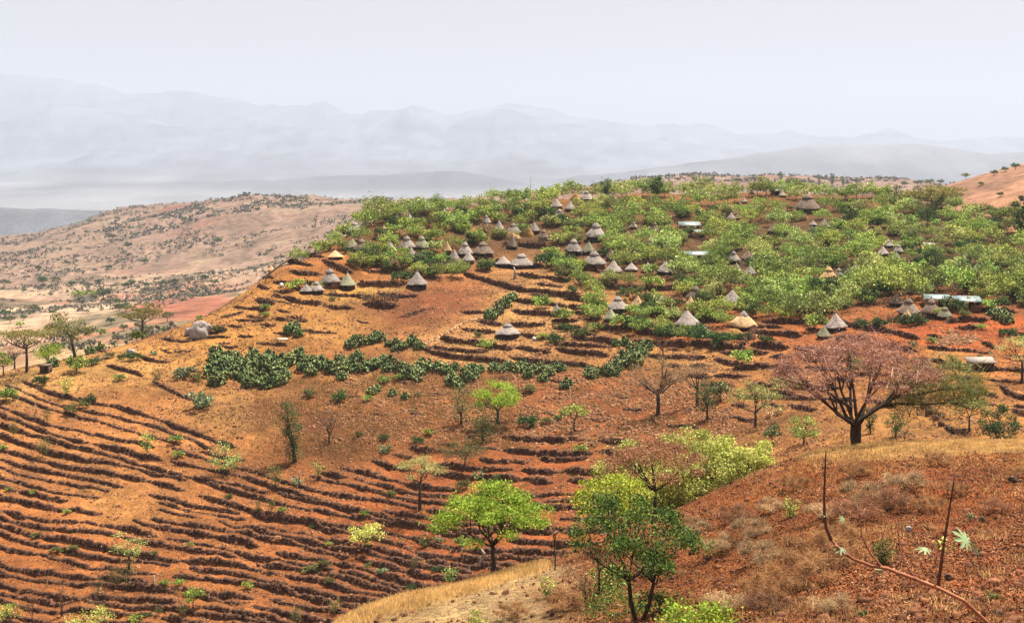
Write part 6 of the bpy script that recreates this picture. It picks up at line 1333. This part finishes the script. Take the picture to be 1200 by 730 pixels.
# ---------------------------------------------------------------- castor plant close to the camera
e = bpy.data.objects.new('castor_plant', None); COL.objects.link(e)
DD = 6.0; gx, gy = (1230 - 600) / F * DD, DD; gz0 = float(ground_z(np.array([gx]), np.array([gy]))[0]); e.location = (gx, gy, gz0)
def pp(px, py, d=DD): return ((px - 600) / F * d - gx, d - gy, (HY - py) / F * d - gz0)
st = MB(); q = 1 / F * DD
st.tube([(0, 0, -.1), pp(1222, 860), pp(1190, 770), pp(1160, 732, 5.95), pp(1130, 704, 5.9), pp(1100, 689, 5.9), pp(1072, 678, 5.95), pp(1040, 666), pp(1022, 663), pp(1000, 655), pp(985, 645), pp(974, 632)], [.018, .014, .0105, .0085, .008, .0075, .0075, .007, .0066, .0064, .0062, .006], 8)
for nx_, ny_, nr_ in ((1146, 719, .0115), (1116, 697, .0105), (1099, 689, .0105), (1086, 683, .0095), (1072, 678, .0098), (1052, 671, .009), (1034, 665, .009), (1012, 659, .0082), (993, 650, .0078), (980, 640, .0075)):
    a_ = pp(nx_, ny_, 5.94); st.tube([(a_[0] + .006, a_[1], a_[2] - .003), a_, (a_[0] - .006, a_[1], a_[2] + .003)], [nr_ * .85, nr_, nr_ * .8], 8)
MST = mat_solid('castor_stem', (.16, .045, .022), (.42, .19, .10), 3); MST2 = mat_solid('dark_stem', (.05, .016, .012), (.13, .05, .03), 8)
st.build('stem', MST, e, True)
for pts, r0, mt in (([(974, 632), (968, 618), (966, 600), (966, 575), (967, 550), (968, 528)], .0085, MST2), ([(1099, 689), (1103, 660), (1107, 630), (1112, 600), (1116, 575), (1119, 556)], .008, MST2), ([(1034, 665), (1020, 648), (1010, 628), (1008, 610), (1014, 595)], .005, MST), ([(1072, 677), (1062, 662), (1055, 645), (1053, 625), (1050, 608)], .0045, MST)):
    b = MB(); b.tube([pp(*p) for p in pts], list(np.linspace(r0, r0 * .35, len(pts))), 7); b.build('branch', mt, e, True)
def castor_leaf(px, py, size, yaw, pitch, roll, seed):
    n = 9; V = [(0, 0, 0)]; r = random.Random(seed)
    for i in range(n * 4):
        t = 2 * math.pi * (i / (n * 4)) ; lobe = abs(math.cos(t * n / 2)); rr = size * (.30 + .70 * lobe ** 1.6) * (1 - .25 * math.cos(t)) * r.uniform(.93, 1.05); V.append((rr * math.cos(t), rr * math.sin(t), -.28 * rr * rr / size + .05 * size * lobe))
    Fc = [(0, i + 1, (i + 1) % (n * 4) + 1) for i in range(n * 4)]
    mb = MB(); mb.add(V, Fc); V2 = [(a, b_, c - size * .02) for a, b_, c in V]; mb.add(V2, [f[::-1] for f in Fc])
    o = mb.build('leaf', ML['bluegreen'], e, False); o.location = pp(px, py); o.rotation_euler = (pitch, roll, yaw)
castor_leaf(1132, 632, .056, .4, .9, .5, 1); castor_leaf(1142, 641, .036, 2, 1.2, -.3, 5); castor_leaf(1085, 643, .036, .2, .25, .1, 2); castor_leaf(986, 643, .03, 1, .3, -.2, 3); castor_leaf(964, 604, .03, 2, .4, .3, 4); castor_leaf(1032, 668, .022, 0, .4, .2, 6); castor_leaf(988, 608, .02, .5, .9, .2, 8)
pt = MB(); pt.tube([pp(1104, 656), pp(1096, 648), pp(1087, 643)], .0025, 5); pt.tube([pp(1106, 640), pp(1115, 636), pp(1122, 633)], .003, 5); pt.build('leaf_stalk', MST, e)
sd = MB()
for k in range(14): 
    c = pp(1100 + vr.uniform(-2, 22), 636 + vr.uniform(-6, 8)); sd.tube([c, (c[0] + vr.uniform(-.012, .012), c[1], c[2] + .012)], [.006, .003], 5)
sd.build('seed_heads', ML['yellow'], e)
tag(e, 'reddish castor plant stem with star leaves close to the camera', 'plant')

# ---------------------------------------------------------------- labels that tell look-alikes apart
ORD = ['first', 'second', 'third', 'fourth', 'fifth', 'sixth', 'seventh', 'eighth', 'ninth', 'tenth', 'eleventh', 'twelfth', 'thirteenth', 'fourteenth', 'fifteenth', 'sixteenth', 'seventeenth', 'eighteenth', 'nineteenth', 'twentieth'] + ['far'] * 60
groups = {}
for o, look, px, py in RECS:
    best = min(SHORT, key=lambda s: math.hypot((s[0] - px), (s[1] - py) * 1.5)); dx, dy = px - best[0], (py - best[1]) * 1.5
    rel = ('on the left-side of' if dx < 0 else 'on the right-side of') if abs(dx) > abs(dy) else ('uphill from' if dy < 0 else 'downhill from')
    groups.setdefault((look, best[2], rel), []).append((math.hypot(dx, dy), o))
for (look, lm, rel), L_ in groups.items():
    L_.sort(key=lambda t: t[0])
    for i, (d, o) in enumerate(L_):
        o['label'] = f'{ORD[i] + " " if len(L_) > 1 else ""}{look} {rel} {lm}'
mx = max((len(o['label'].split()), o['label']) for o in bpy.data.objects if o.get('label')); print('longest', mx, 'groups', len(groups), max(len(v) for v in groups.values()))
print('done', time.time() - T0, len(bpy.data.objects))
